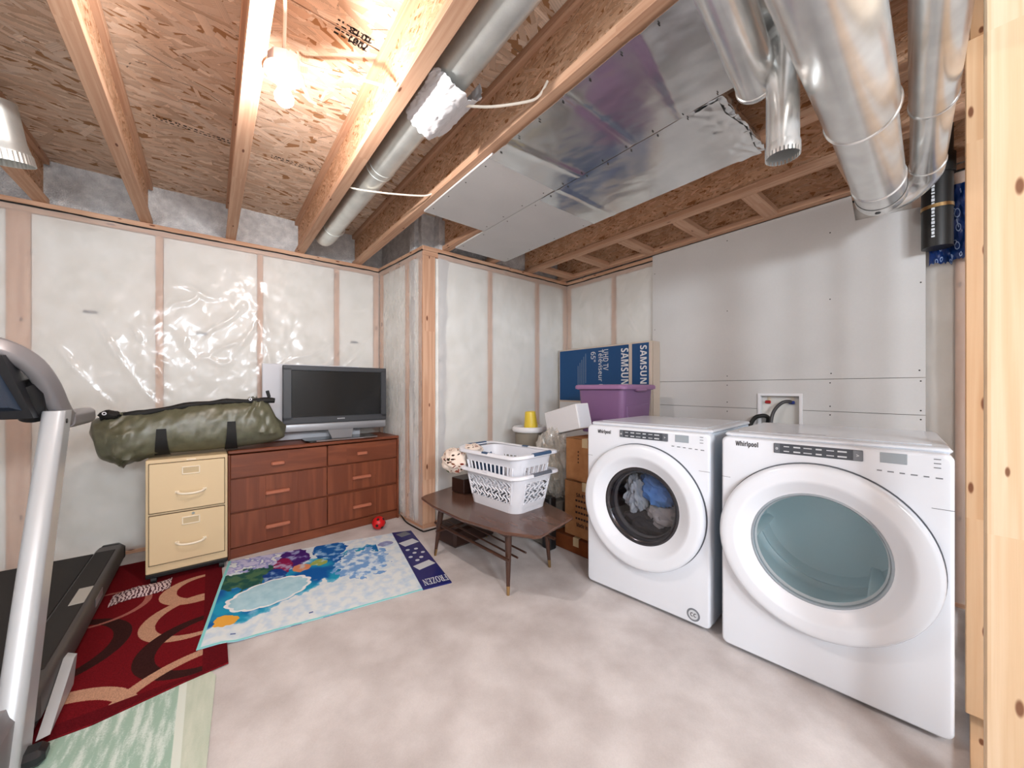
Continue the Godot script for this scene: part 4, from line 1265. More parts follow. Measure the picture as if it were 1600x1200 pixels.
# ---------------------------------------------------------------- left side: treadmill, cabinet, dresser and what stands on them
func treadmill() -> void:
	var o := thing("treadmill", "grey treadmill with a silver upright standing on the red rug", "treadmill")
	var xr := -0.44
	var xl := -1.26
	# base frame and deck
	obj("deck", S.new().box(V((xr + xl) / 2, 0.085, 2.72), Vector3(0.66, 0.07, 1.50), 0.01), M.treadmill_dark, o)
	obj("belt", S.new().box(V((xr + xl) / 2, 0.125, 2.72), Vector3(0.55, 0.012, 1.52), 0.005), M.treadmill_belt, o)
	for q in [[xr - 0.065, "right"], [xl + 0.065, "left"]]:
		var x: float = q[0]
		var rail := obj("side_rail", S.new().box(V(x, 0.105, 2.72), Vector3(0.125, 0.11, 1.56), 0.018), M.treadmill_rail, o, 50)
		obj("rail_tread", S.new().box(V(x - 0.005, 0.161, 2.74), Vector3(0.085, 0.006, 1.28), 0.002), M.treadmill_belt, rail)
		obj("end_cap", S.new().box(V(x, 0.10, 3.50), Vector3(0.13, 0.125, 0.09), 0.03), M.treadmill_dark, rail, 50)
	obj("rail_label", S.new().box(V(xr - 0.050, 0.1655, 2.72), Vector3(0.05, 0.002, 0.19), 0.0008), M.sticker, o)
	obj("rail_label", S.new().box(V(xr - 0.0012, 0.115, 2.78), Vector3(0.003, 0.04, 0.15), 0.001), M.tv_silver, o)
	obj("motor_hood", S.new().loft([[V(xl + 0.02, 0.03, 1.58), V(xr - 0.02, 0.03, 1.58), V(xr - 0.02, 0.03, 2.02), V(xl + 0.02, 0.03, 2.02)], [V(xl + 0.02, 0.17, 1.60), V(xr - 0.02, 0.17, 1.60), V(xr - 0.02, 0.16, 2.02), V(xl + 0.02, 0.16, 2.02)], [V(xl + 0.04, 0.22, 1.64), V(xr - 0.04, 0.22, 1.64), V(xr - 0.04, 0.19, 1.98), V(xl + 0.04, 0.19, 1.98)]], true, true, true), M.treadmill_grey, o, 30)
	# uprights, leaning towards the runner
	for s in [-1, 1]:
		var x := (xr - 0.035) if s > 0 else (xl + 0.035)
		var rings := []
		for k in 9:
			var t := k / 8.0
			var ring := PackedVector3Array()
			for p in rrect(0.062, lerpf(0.150, 0.125, t), 0.026, 4):
				ring.append(V(x + p.x, lerpf(0.02, 1.085, t), lerpf(1.83, 2.285, pow(t, 1.05)) + p.y))
			rings.append(ring)
		var up := obj("upright", S.new().loft(rings, true, true, true), M.treadmill_silver, o, 50)
		obj("screw", S.new().tube([V(x + 0.027 * s, 1.045, 2.245), V(x + 0.034 * s, 1.045, 2.245)], 0.009, 12), M.black_plastic, up)
		obj("foot_bracket", S.new().loft([[V(x + 0.034 * s, 0.03, 1.90), V(x + 0.034 * s, 0.03, 2.20), V(x + 0.034 * s, 0.125, 2.25), V(x + 0.034 * s, 0.135, 2.19)], [V(x + 0.062 * s, 0.03, 1.91), V(x + 0.062 * s, 0.03, 2.18), V(x + 0.062 * s, 0.12, 2.23), V(x + 0.062 * s, 0.125, 2.19)]], true, true, true), M.treadmill_silver, up, 30)
	obj("base_bar", S.new().box(V((xr + xl) / 2, 0.03, 1.83), Vector3(0.90, 0.05, 0.07), 0.015), M.treadmill_dark, o)
	# grey frame: handles curving up into the console arch
	var path := smooth([V(xr - 0.035, 1.045, 2.52), V(xr - 0.035, 1.05, 2.40), V(xr - 0.035, 1.10, 2.30), V(xr - 0.045, 1.19, 2.215), V(xr - 0.075, 1.27, 2.15), V(xr - 0.14, 1.318, 2.10), V(xr - 0.25, 1.335, 2.08), V((xr + xl) / 2, 1.34, 2.07), V(xl + 0.25, 1.335, 2.08), V(xl + 0.14, 1.318, 2.10), V(xl + 0.075, 1.27, 2.15), V(xl + 0.045, 1.19, 2.215), V(xl + 0.035, 1.10, 2.30), V(xl + 0.035, 1.05, 2.40), V(xl + 0.035, 1.045, 2.52)], 5)
	var rings := []
	for i in path.size():
		var d: Vector3 = (path[mini(i + 1, path.size() - 1)] - path[maxi(i - 1, 0)]).normalized()
		var mid := V((xr + xl) / 2, 1.10, 2.42)
		var outw: Vector3 = (path[i] - mid)
		outw = (outw - d * outw.dot(d)).normalized()
		var sd := d.cross(outw).normalized()
		var ring := PackedVector3Array()
		for p in rrect(0.046, 0.072, 0.018, 3): ring.append(path[i] + outw * p.x + sd * p.y)
		rings.append(ring)
	obj("console_frame", S.new().loft(rings, true, true, true), M.treadmill_grey, o, 50)
	for x in [xr - 0.035, xl + 0.035]:
		var grip := []
		for q in [[2.40, 0.9], [2.44, 1.0], [2.70, 1.0], [2.745, 0.94], [2.765, 0.75]]:
			var ring := PackedVector3Array()
			for p in rrect(0.058 * q[1], 0.076 * q[1], 0.024 * q[1], 5): ring.append(V(x + p.x, 1.043 + p.y, q[0]))
			grip.append(ring)
		obj("handle_grip", S.new().loft(grip, true, true, true), M.treadmill_grey, o, 50)
	# dark console inside the arch
	var cx := (xr + xl) / 2
	obj("console_shell", S.new().loft([[V(xl + 0.07, 1.062, 2.18), V(xr - 0.07, 1.062, 2.18), V(xr - 0.11, 1.285, 2.06), V(xl + 0.11, 1.285, 2.06)], [V(xl + 0.07, 1.062, 2.36), V(xr - 0.07, 1.062, 2.36), V(xr - 0.10, 1.295, 2.15), V(xl + 0.10, 1.295, 2.15)]], true, true, true), M.treadmill_dark, o, 30)
	obj("console_back", S.new().loft([[V(xl + 0.20, 1.08, 2.17), V(xr - 0.09, 1.09, 2.17), V(xr - 0.13, 1.27, 2.075), V(xl + 0.22, 1.27, 2.075)], [V(xl + 0.24, 1.10, 2.12), V(xr - 0.11, 1.105, 2.12), V(xr - 0.15, 1.245, 2.04), V(xl + 0.25, 1.24, 2.05)]], true, true, true), M.treadmill_screen, o, 30)
	obj("console_tray", S.new().box(V(cx, 1.078, 2.33), Vector3(0.70, 0.045, 0.16), 0.02), M.black_plastic, o, 50)
	for x in [xr - 0.095, xl + 0.095]:
		obj("cup_holder", S.new().tube([V(x, 1.06, 2.27), V(x + 0.01 * signf(x - cx), 1.16, 2.21), V(x, 1.19, 2.19)], [0.034, 0.036, 0.030], 20), M.black_plastic, o, 50)
	obj("display", S.new().at(T(V(cx, 1.185, 2.272), Basis(Vector3.RIGHT, -0.66))).box(Vector3.ZERO, Vector3(0.34, 0.14, 0.006), 0.002), M.treadmill_screen, o)

func file_cabinet() -> void:
	var o := thing("file_cabinet", "beige two-drawer steel file cabinet beside the dresser", "file cabinet", T(V(-0.302, 0, 3.055)))
	var W := 0.385
	obj("body", S.new().box(Vector3(W / 2, 0.405, -0.29), Vector3(W, 0.68, 0.56), 0.004), M.cabinet_beige, o)
	obj("top_nameplate", S.new().box(Vector3(0.205, 0.731, -0.0085), Vector3(0.045, 0.007, 0.003), 0.001), M.cabinet_bright, o)
	for k in 2:
		var cy := 0.575 if k == 0 else 0.265
		obj("drawer_gap", S.new().box(Vector3(W / 2, cy, -0.006), Vector3(W - 0.026, 0.298, 0.016), 0.0), M.cabinet_gap, o)
		var d := obj("drawer", S.new().box(Vector3(W / 2, cy, -0.004), Vector3(W - 0.032, 0.292, 0.020), 0.003), M.cabinet_beige, o)
		var fr := S.new()
		for q in [[0.0, 0.021, 0.086, 0.006], [0.0, -0.021, 0.086, 0.006]]: fr.box(Vector3(0.205 + q[0], cy + 0.093 + q[1], 0.009), Vector3(q[2], q[3], 0.006), 0.0015)
		for q in [-1, 1]: fr.box(Vector3(0.205 + q * 0.040, cy + 0.093, 0.009), Vector3(0.006, 0.046, 0.006), 0.0015)
		obj("label_holder", fr, M.cabinet_bright, d)
		obj("label_card", S.new().box(Vector3(0.205, cy + 0.093, 0.0068), Vector3(0.076, 0.038, 0.0016)), M.card_cream, d)
		obj("handle", S.new().tube(smooth([Vector3(0.140, cy - 0.035, 0.008), Vector3(0.145, cy - 0.037, 0.026), Vector3(0.165, cy - 0.043, 0.036), Vector3(0.205, cy - 0.046, 0.039), Vector3(0.245, cy - 0.043, 0.036), Vector3(0.265, cy - 0.037, 0.026), Vector3(0.270, cy - 0.035, 0.008)], 4), 0.0065, 10), M.cabinet_bright, d)
		for q in [-1, 1]: obj("handle_plate", S.new().box(Vector3(0.205 + q * 0.065, cy - 0.034, 0.0075), Vector3(0.020, 0.014, 0.004), 0.0015), M.cabinet_bright, d)
	obj("lock", S.new().tube([Vector3(0.215, 0.397, 0.004), Vector3(0.215, 0.397, 0.011)], 0.008, 16), M.chrome, o)
	obj("caster_base", S.new().box(Vector3(W / 2, 0.054, -0.28), Vector3(W, 0.022, 0.56), 0.003), M.black_plastic, o)
	for q in [[0.035, -0.03], [W - 0.03, -0.03], [0.035, -0.52], [W - 0.03, -0.52]]:
		obj("caster", S.new().tube([Vector3(q[0] - 0.013, 0.026, q[1]), Vector3(q[0] + 0.013, 0.026, q[1])], 0.0255, 22).box(Vector3(q[0], 0.042, q[1]), Vector3(0.034, 0.012, 0.03), 0.003), M.black_rubber, o)

func dresser() -> void:
	var p0 := Vector2(0.088, 3.178)
	var p1 := Vector2(1.322, 3.268)
	var L := p0.distance_to(p1)
	var o := thing("dresser", "brown wooden six-drawer dresser under the television", "dresser", wall_frame(p0, p1))
	obj("carcass", S.new().box(Vector3(L / 2, 0.36, -0.205), Vector3(L - 0.01, 0.68, 0.36), 0.003), M.teak, o)
	obj("top", S.new().box(Vector3(L / 2, 0.737, -0.19), Vector3(L, 0.024, 0.41), 0.005), M.teak, o)
	obj("plinth", S.new().box(Vector3(L / 2, 0.035, -0.022), Vector3(L - 0.005, 0.068, 0.03), 0.003), M.teak, o)
	for q in [0.006, L - 0.006]: obj("end_panel", S.new().box(Vector3(q, 0.36, -0.19), Vector3(0.014, 0.72, 0.40), 0.003), M.teak, o)
	var split := 0.635
	var rows := [[0.555, 0.716, 0.0], [0.318, 0.546, 0.012], [0.076, 0.309, 0.024]]
	for r in 3:
		for c in 2:
			var a := 0.014 if c == 0 else split + 0.004
			var b := split - 0.004 if c == 0 else L - 0.014
			var y0: float = rows[r][0]
			var y1: float = rows[r][1]
			if c == 1 and r > 0: y0 += 0.006
			var z: float = -0.012 - 0.010 * (r % 2)
			var d := obj("drawer", S.new().box(Vector3((a + b) / 2, (y0 + y1) / 2, z), Vector3(b - a, y1 - y0, 0.022), 0.003, Basis.IDENTITY, Vector2(rng.randf(), rng.randf())), M.teak, o)
			if r > 0:
				# bookmatched veneer leaves set into the lower fronts
				var n := 3
				for k in n:
					var xa := lerpf(a, b, k / float(n)) + 0.0012
					var xb := lerpf(a, b, (k + 1) / float(n)) - 0.0012
					var q := S.new()
					q.box(Vector3((xa + xb) / 2, (y0 + y1) / 2, z + 0.0115), Vector3(xb - xa, y1 - y0 - 0.004, 0.002), 0.0006, Basis.IDENTITY, Vector2(rng.randf(), rng.randf()))
					for i in q.uv.size(): q.uv[i] = Vector2(q.v[i].x * 1.2 + 0.37 * k + 0.2 * r, q.v[i].y * 0.55 + 0.11 * k)
					obj("veneer_leaf", q, M.teak, d)
			var hw := 0.085 if r == 0 else 0.155
			var hx := (a + b) / 2 - (0.03 if c == 0 else 0.005)
			if c == 1: hx += -0.02
			var hy := y0 + (0.072 if r == 0 else 0.100)
			obj("handle", S.new().box(Vector3(hx, hy, z + 0.024), Vector3(hw, 0.026, 0.026), 0.006), M.teak_pale, d)

func television() -> void:
	var o := thing("television", "dark grey flat television with a silver lower strip on the dresser", "television", wall_frame(Vector2(0.430, 3.35), Vector2(1.245, 3.345)))
	var W := 0.805
	var y0 := 0.823
	var y1 := 1.358
	obj("back_shell", S.new().box(Vector3(W / 2, (y0 + y1) / 2 + 0.01, -0.055), Vector3(W - 0.04, y1 - y0 - 0.03, 0.05), 0.015), M.black_plastic, o)
	var fr := S.new()
	fr.box(Vector3(W / 2, y1 - 0.020, -0.01), Vector3(W, 0.040, 0.046), 0.004)
	fr.box(Vector3(0.030, 1.13, -0.01), Vector3(0.060, 0.42, 0.046), 0.004)
	fr.box(Vector3(W - 0.023, 1.13, -0.01), Vector3(0.046, 0.42, 0.046), 0.004)
	fr.box(Vector3(W / 2, 0.922, -0.01), Vector3(W, 0.052, 0.046), 0.004)
	obj("frame", fr, M.tv_grey, o)
	obj("screen", S.new().box(Vector3(W / 2 + 0.007, 1.134, -0.008), Vector3(W - 0.102, 0.385, 0.02)), M.tv_screen, o)
	obj("speaker_strip", S.new().box(Vector3(W / 2, 0.861, -0.008), Vector3(W, 0.070, 0.044), 0.010), M.tv_silver, o, 50)
	for k in 7:
		obj("logo", S.new().box(Vector3(W / 2 - 0.007 + 0.0085 * k, 0.924, 0.0138), Vector3(0.006, 0.008 - 0.002 * (k % 2), 0.002), 0.0008), M.control_light, o)
	obj("neck", S.new().loft([[Vector3(0.32, 0.835, -0.03), Vector3(0.52, 0.835, -0.03), Vector3(0.52, 0.835, 0.01), Vector3(0.32, 0.835, 0.01)], [Vector3(0.345, 0.765, -0.03), Vector3(0.495, 0.765, -0.03), Vector3(0.495, 0.765, 0.045), Vector3(0.345, 0.765, 0.045)]], true, true, true), M.tv_silver, o, 30)
	var base := rrect(0.56, 0.25, 0.05, 6)
	obj("base_plate", S.new().at(Transform3D(Basis(Vector3(1, 0, 0), Vector3(0, 0, 1), Vector3(0, -1, 0)), Vector3(0.42, 0.765, 0.0))).prism(base, 0.0, 0.013), M.tv_glass, o)
	obj("base_rim", S.new().box(Vector3(0.45, 0.7605, 0.126), Vector3(0.48, 0.012, 0.012), 0.004), M.chrome, o)

func duffel() -> void:
	var o := thing("duffel_bag", "long olive green duffel bag lying on the file cabinet and dresser", "bag")
	var x0 := -0.535
	var x1 := 0.385
	var rings := []
	var n := 64
	var m := 44
	for k in n + 1:
		var t := k / float(n)
		var X := lerpf(x0, x1, t)
		var e := pow(clampf(sin(PI * clampf(t, 0.0, 1.0)), 0.0, 1.0), 0.17)
		var lift := 0.100 * smoothstep(0.0, 1.0, t)
		var droop := 0.05 * (1.0 - smoothstep(0.10, 0.36, t))
		var low := 0.760 - droop - (0.012 if t < 0.4 else 0.0) * 0.0
		var high := 1.035 + 0.11 * t * t - 0.01 * sin(t * 9.0)
		var cy := (low + high) / 2
		var hy := (high - low) / 2 * (0.30 + 0.70 * e)
		var hz := 0.155 * (0.25 + 0.75 * e)
		var ring := PackedVector3Array()
		for j in m:
			var a := TAU * j / m
			var c := cos(a)
			var s := sin(a)
			var p := Vector2(signf(c) * pow(absf(c), 0.8), signf(s) * pow(absf(s), 0.8))
			var wr := 0.010 * nz.get_noise_2d(X * 7.0 + 2.0, a * 1.4) + (0.006 + 0.05 * (1.0 - smoothstep(0.05, 0.30, t)) + 0.045 * smoothstep(0.74, 0.95, t)) * absf(nz.get_noise_2d(X * 9.0 + a * 2.2, a * 3.2 - X * 4.0)) + 0.004 * nz.get_noise_2d(X * 25.0, a * 5.0)
			var ends := (1.0 - smoothstep(0.10, 0.32, t)) + smoothstep(0.74, 0.88, t)
			wr += ends * 0.022 * pow(1.0 - absf(sin(2.3 * (a * 1.15 + X * (6.5 if t < 0.5 else -8.0)) + 1.2 * nz.get_noise_2d(X * 3.0, a))), 2.5)
			wr += 0.007 * pow(1.0 - absf(nz.get_noise_2d(X * 4.0 + a, a * 1.1 + 3.0)) * 2.0, 3.0) * (1.0 - ends)
			wr *= 1.0 - smoothstep(0.75, 0.99, absf(2.0 * t - 1.0))
			if s < -0.5 and t > 0.33: wr = minf(wr, 0.0)
			var lean := -0.055 * p.y * smoothstep(0.72, 1.0, t) - 0.018 * p.y * (1.0 - smoothstep(0.0, 0.2, t))
			ring.append(V(X + lean, cy + p.y * (hy + wr), 3.245 - p.x * (hz + wr)))
		rings.append(ring)
	obj("bag_body", S.new().loft(rings, true, true, true, 1.0, 1.0), M.olive, o, 70)
	# trim along the top edge
	var path := []
	for k in 29:
		var t := lerpf(0.04, 0.97, k / 28.0)
		var e := pow(sin(PI * t), 0.17)
		var high := 1.035 + 0.11 * t * t - 0.01 * sin(t * 9.0)
		var low := 0.76 - 0.05 * (1.0 - smoothstep(0.10, 0.36, t))
		path.append(V(lerpf(x0, x1, t), (low + high) / 2 + (high - low) / 2 * (0.30 + 0.70 * e) - 0.002 + 0.006 * nz.get_noise_2d(t * 9.0, 1.0), 3.19 - 0.06 * e * 0.3))
	var tr := []
	for k in 29: tr.append(0.019 - 0.004 * sin(k * 0.9))
	obj("zip_trim", S.new().tube(path, tr, 10), M.black_web, o, 70)
	for q in [-0.235, 0.105]:
		var t: float = (q - x0) / (x1 - x0)
		var high := 1.035 + 0.11 * t * t - 0.01 * sin(t * 9.0)
		var low := 0.76 - 0.05 * (1.0 - smoothstep(0.10, 0.36, t))
		var hy := (high - low) / 2
		var cy := (high + low) / 2
		var f := func(u: float, v: float):
			var a := lerpf(0.12, -1.2, v)
			var c := cos(a)
			var s := sin(a)
			return V(q - 0.022 + 0.044 * u + 0.03 * v * (u - 0.5), cy + signf(s) * pow(absf(s), 0.8) * (hy + 0.006), 3.245 - pow(absf(c), 0.8) * (0.155 + 0.013))
		obj("strap", S.new().sheet(4, 18, f, 0.003, Vector3(0, 0, 1)), M.black_web, o, 60)
	obj("end_tab", S.new().box(V(0.318, 1.135, 3.17), Vector3(0.022, 0.05, 0.008), 0.003, Basis(Vector3(0, 0, 1), 0.25)), M.black_web, o)
	obj("end_tab", S.new().blob(V(x0 + 0.075, 1.02, 3.15), Vector3(0.045, 0.028, 0.03), 0.3, 4, 2.0, 12), M.black_web, o)
	for q in [[x0 + 0.06, 1.03, 3.115], [0.21, 1.10, 3.125]]:
		obj("grommet", S.new().at(T(V(q[0], q[1], q[2]), Basis(Vector3.RIGHT, PI / 2))).lathe([[0.005, 0.003], [0.010, 0.003], [0.010, 0.0], [0.005, 0.0]], 14, true), M.chrome, o)

func left_side() -> void:
	treadmill()
	file_cabinet()
	dresser()
	television()
	duffel()
	one("foam_board", S.new().at(wall_frame(Vector2(0.312, 3.50), Vector2(1.05, 3.52)) * T(Vector3(0.37, 1.065, 0), Basis(Vector3.RIGHT, -0.06))).box(Vector3.ZERO, Vector3(0.74, 0.62, 0.03), 0.004), M.board_white, "pale white board leaning on the wall behind the television", "board")

# ---------------------------------------------------------------- floor
func floor_things() -> void:
	var rw := 1.307
	one("rug", S.new().at(flat_at(-1.25, 0.0045, 1.93)).prism(PackedVector2Array([Vector2(0, -0.01), Vector2(0.35, 0.006), Vector2(0.93, -0.018), Vector2(1.17, 0.03), Vector2(rw, 0.048), Vector2(rw - 0.004, 1.57), Vector2(0, 1.57)]), 0.0, 0.007), M.rug_red, "dark red area rug with tan and brown rings under the treadmill", "rug")
	one("rug", S.new().at(flat_at(-0.80, 0.0005, 1.25, 0.0)).prism(PackedVector2Array([Vector2(0, 0), Vector2(0.775, 0.0), Vector2(0.815, 0.68), Vector2(0.80, 0.72), Vector2(0, 0.72)]), 0.0, 0.004), M.rug_mint, "pale mint striped rug under the near edge of the red rug", "rug")
	# printed mat
	var q := PackedVector2Array([Vector2(0.092, 3.150), Vector2(-0.052, 2.150), Vector2(0.955, 1.995), Vector2(1.135, 2.935)])
	var f := func(u: float, v: float):
		var a := q[0].lerp(q[3], u)
		var b := q[1].lerp(q[2], u)
		var p := a.lerp(b, v)
		var onrug := 1.0 - smoothstep(0.04, 0.10, p.x)
		return V(p.x, 0.004 + 0.011 * onrug + 0.0025 * absf(nz.get_noise_2d(p.x * 5.0, p.y * 6.0)) + 0.006 * exp(-pow((v - 0.97) / 0.03, 2.0)) * absf(nz.get_noise_2d(p.x * 7.0, 2.0)), p.y)
	var o := thing("play_mat", "blue and white printed winter play mat on the floor before the dresser", "mat")
	obj("mat_sheet", S.new().sheet(60, 50, f, 0.0025, Vector3.UP), M.mat_print, o, 60)
	var h0 := Vector2(1.135, 2.935)
	var h1 := Vector2(0.955, 1.995)
	var h2 := Vector2(1.125, 1.960)
	var h3 := Vector2(1.275, 2.885)
	var bnd := obj("header_card", S.new().at(flat_at(0, 0.001, 0)).prism(PackedVector2Array([h0, h1, h2, h3]), 0.0, 0.007), M.mat_card, o)
	var tx := (h0 - h1).normalized()
	var ax := V(tx.x, 0, tx.y)            # runs from the near end of the card to its far end
	var tb := Basis(-ax, Vector3.UP.cross(-ax), Vector3.UP)
	text("lettering", "FROZEN", 0.075, M.control_light, bnd, T(V(1.062, 0.008, 2.045), Basis(-ax.cross(Vector3.UP), -ax, Vector3.UP)), 0.0008, 0.150, true, true)
	var spots := [[0.07, 0.5, 0.030, 0.024, "dark"]]
	for s in [[0.93, 0.5, 0.085, 0.05, 0], [0.74, 0.5, 0.12, 0.055, 1], [0.31, 0.52, 0.125, 0.045, 1]]:
		var c := h1.lerp(h0, s[0]).lerp(h2.lerp(h3, s[0]), s[1])
		obj("card_panel", S.new().box(V(c.x, 0.0083, c.y), Vector3(s[2], 0.0010, s[3] * 1.6), 0.0, Basis(Vector3.UP, 0.17)), M.control_light if s[4] else M.print_grey, bnd)
	for s in [[0.60, 0.25], [0.60, 0.62], [0.53, 0.45], [0.52, 0.80], [0.47, 0.20], [0.44, 0.60], [0.40, 0.38]]:
		var c := h1.lerp(h0, s[0]).lerp(h2.lerp(h3, s[0]), s[1])
		obj("card_dot", S.new().at(T(V(c.x, 0.0078, c.y))).lathe([[0.0, 0.0012], [0.014, 0.0012], [0.014, 0.0]], 16), M.control_light, bnd)
	# striped cloth by the treadmill
	var cl := func(u: float, v: float):
		var X := lerpf(-0.425, -0.185, u)
		var D := lerpf(3.04, 2.90, v) + 0.015 * sin(u * 6.0) + 0.06 * (u - 0.5)
		return V(X, 0.016 + 0.022 * sin(PI * u) * sin(PI * v) + 0.010 * absf(nz.get_noise_2d(u * 7.0, v * 5.0)), D)
	one("striped_cloth", S.new().sheet(36, 20, cl, 0.004, Vector3.UP), M.stripe_cloth, "crumpled pale and burgundy striped cloth between treadmill and file cabinet", "cloth", "", 60)
	# ball
	var b := thing("ball", "small red ball with dark holes on the floor before the dresser", "ball", T(V(1.085, 0.0535, 3.10)))
	obj("ball_shell", S.new().blob(Vector3.ZERO, Vector3(0.053, 0.053, 0.053), 0.0, 1, 1.0, 24), M.red_ball, b, 70)
	for d in [Vector3(0.55, 0.62, 0.56), Vector3(-0.55, -0.1, 0.83), Vector3(0.25, -0.55, 0.8), Vector3(-0.3, 0.75, 0.59), Vector3(0.95, -0.1, 0.3)]:
		var dn: Vector3 = d.normalized()
		var bs := Basis(dn.cross(Vector3.RIGHT).normalized(), dn, Vector3.ZERO)
		bs.z = bs.x.cross(bs.y)
		obj("ball_hole", S.new().at(T(dn * 0.0523, bs)).lathe([[0.0, 0.0012], [0.009, 0.0012], [0.0105, 0.003], [0.0115, 0.001]], 14), M.ink_brown, b)
	# power cord
	one("power_cord", S.new().tube(smooth([V(1.345, 0.055, 3.33), V(1.338, 0.010, 3.20), V(1.325, 0.006, 3.08), V(1.330, 0.006, 2.96), V(1.342, 0.006, 2.83), V(1.365, 0.006, 2.80), V(1.50, 0.006, 2.81)], 7), 0.006, 8), M.black_rubber, "black power cord on the floor at the corner of the return wall", "cord")

# ---------------------------------------------------------------- coffee table with baskets
func basket_ring(hx: float, hz: float, r: float, y: float, n := 18) -> PackedVector3Array:
	var p := PackedVector3Array()
	for q in rrect(hx * 2.0, hz * 2.0, r, n): p.append(Vector3(q.x, y, q.y))
	return p

func laundry_basket(label: String, at: Vector3, yaw: float, grip: Material, lattice: bool) -> Node3D:
	# local x across, z along; walls are built from bars so that the openings are real
	var o := thing("laundry_basket", label, "laundry basket", T(at, Basis(Vector3.UP, yaw)), "stacked laundry baskets")
	var hgt := 0.232
	var bx := 0.150
	var bz := 0.225
	var tx := 0.185
	var tz := 0.292
	var side := func(a: float, y: float) -> Vector3:      # a 0..1 round the basket
		var k := y / hgt
		var n := 19 * 4
		var w0 := basket_ring(lerpf(bx, tx - 0.008, k), lerpf(bz, tz - 0.010, k), lerpf(0.07, 0.085, k), y)
		var f := fposmod(a, 1.0) * w0.size()
		var i := int(f) % w0.size()
		return w0[i].lerp(w0[(i + 1) % w0.size()], f - int(f))
	obj("base", S.new().loft([basket_ring(bx - 0.03, bz - 0.03, 0.05, 0.003), basket_ring(bx, bz, 0.07, 0.0), basket_ring(bx + 0.004, bz + 0.004, 0.072, 0.03), basket_ring(bx + 0.001, bz + 0.001, 0.072, 0.03), basket_ring(bx - 0.003, bz - 0.003, 0.07, 0.006), basket_ring(bx - 0.03, bz - 0.03, 0.05, 0.006)], true, true, true), M.basket_white, o, 50)
	# rim rolled outwards
	var rings := []
	for q in [[-0.006, 0.0], [0.0, 0.006], [0.014, 0.008], [0.022, 0.002], [0.024, -0.014], [0.021, -0.016], [0.016, -0.004], [0.002, -0.002], [-0.006, 0.0]]:
		var ring := PackedVector3Array()
		for p in basket_ring(tx + q[0], tz + q[0], 0.095, hgt + q[1]):
			ring.append(p + Vector3(0, 0.012 * pow(absf(p.z) / tz, 4.0), 0))
		rings.append(ring)
	obj("rim", S.new().loft(rings), M.basket_white, o, 50)
	# upper solid band and corner panels
	var wall := S.new()
	var strip := func(a0: float, a1: float, y0: float, y1: float, n: int) -> void:
		var rings2 := []
		for i in n + 1:
			var ring := PackedVector3Array()
			for yy in [y0, y1]:
				var p: Vector3 = side.call(lerpf(a0, a1, i / float(n)), yy)
				var nn := Vector3(p.x / tx, 0, p.z / tz).normalized() * 0.0035
				if yy == y0:
					ring.append(p); ring.append(p - nn)
				else:
					ring.append(p - nn); ring.append(p)
			rings2.append(ring)
		wall.loft(rings2, true, true, true)
	var perim := 76
	# rrect order: corner (+,+), (-,+), (-,-), (+,-); straight sides lie between the corners
	var side_mid := [0.0, 0.25, 0.5, 0.75]
	strip.call(0.0, 0.9999, 0.19 if lattice else 0.165, hgt, 96)
	strip.call(0.0, 0.9999, 0.026, 0.062 if lattice else 0.060, 96)
	for c in 4: strip.call(0.25 * c + 0.02, 0.25 * c + 0.225, 0.058, 0.195, 22)
	obj("side_wall", wall, M.basket_white, o, 50)
	# long straights run between ring corners; fill them with slats or a lattice
	var n_ring := 76
	var fl := S.new()
	for sgn in [-1, 1]:
		for axis in 2:
			var half := (bz - 0.075) if axis == 0 else (bx - 0.075)
			var cnt := 11 if axis == 0 else 5
			var place := func(s: float, y: float) -> Vector3:
				var k := y / hgt
				if axis == 0: return Vector3(sgn * (lerpf(bx, tx - 0.008, k) - 0.0015), y, s * lerpf(1.0, 1.25, k))
				return Vector3(s * lerpf(1.0, 1.1, k), y, sgn * (lerpf(bz, tz - 0.010, k) - 0.0015))
			var y0 := 0.058
			var y1 := 0.193 if lattice else 0.168
			if lattice:
				var rows := 6
				for r in rows:
					for i in cnt + 1:
						var s0 := lerpf(-half - 0.025, half + 0.025, i / float(cnt))
						var s1 := lerpf(-half - 0.025, half + 0.025, clampf((i + (1 if r % 2 == 0 else -1)) / float(cnt), 0.0, 1.0))
						var a: Vector3 = place.call(s0, lerpf(y0, y1, r / float(rows)))
						var b: Vector3 = place.call(s1, lerpf(y0, y1, (r + 1) / float(rows)))
						fl.tube([a, b], 0.0048, 5)
						if i % 2 == r % 2:
							var b2: Vector3 = place.call(s0, lerpf(y0, y1, (r + 1) / float(rows)))
							fl.tube([a, b2], 0.0045, 5)
			else:
				for i in cnt + 1:
					var s0 := lerpf(-half - 0.03, half + 0.03, i / float(cnt))
					fl.tube([place.call(s0, y0), place.call(s0, y1)], 0.0058, 6)
	obj("side_lattice" if lattice else "side_slats", fl, M.basket_white, o, 50)
	for sgn in [-1, 1]:
		var g := []
		for k in 9:
			var t := k / 8.0 - 0.5
			g.append(Vector3(t * 0.17, hgt + 0.013, sgn * (tz + 0.012)))
		obj("grip", S.new().tube(g, 0.0135, 12), grip, o, 60)
	for sgn in [-1, 1]:
		obj("rim_clip", S.new().box(Vector3(sgn * (tx + 0.010), hgt + 0.006, 0.0), Vector3(0.030, 0.012, 0.06), 0.005), grip if not lattice else M.basket_white, o, 50)
	return o

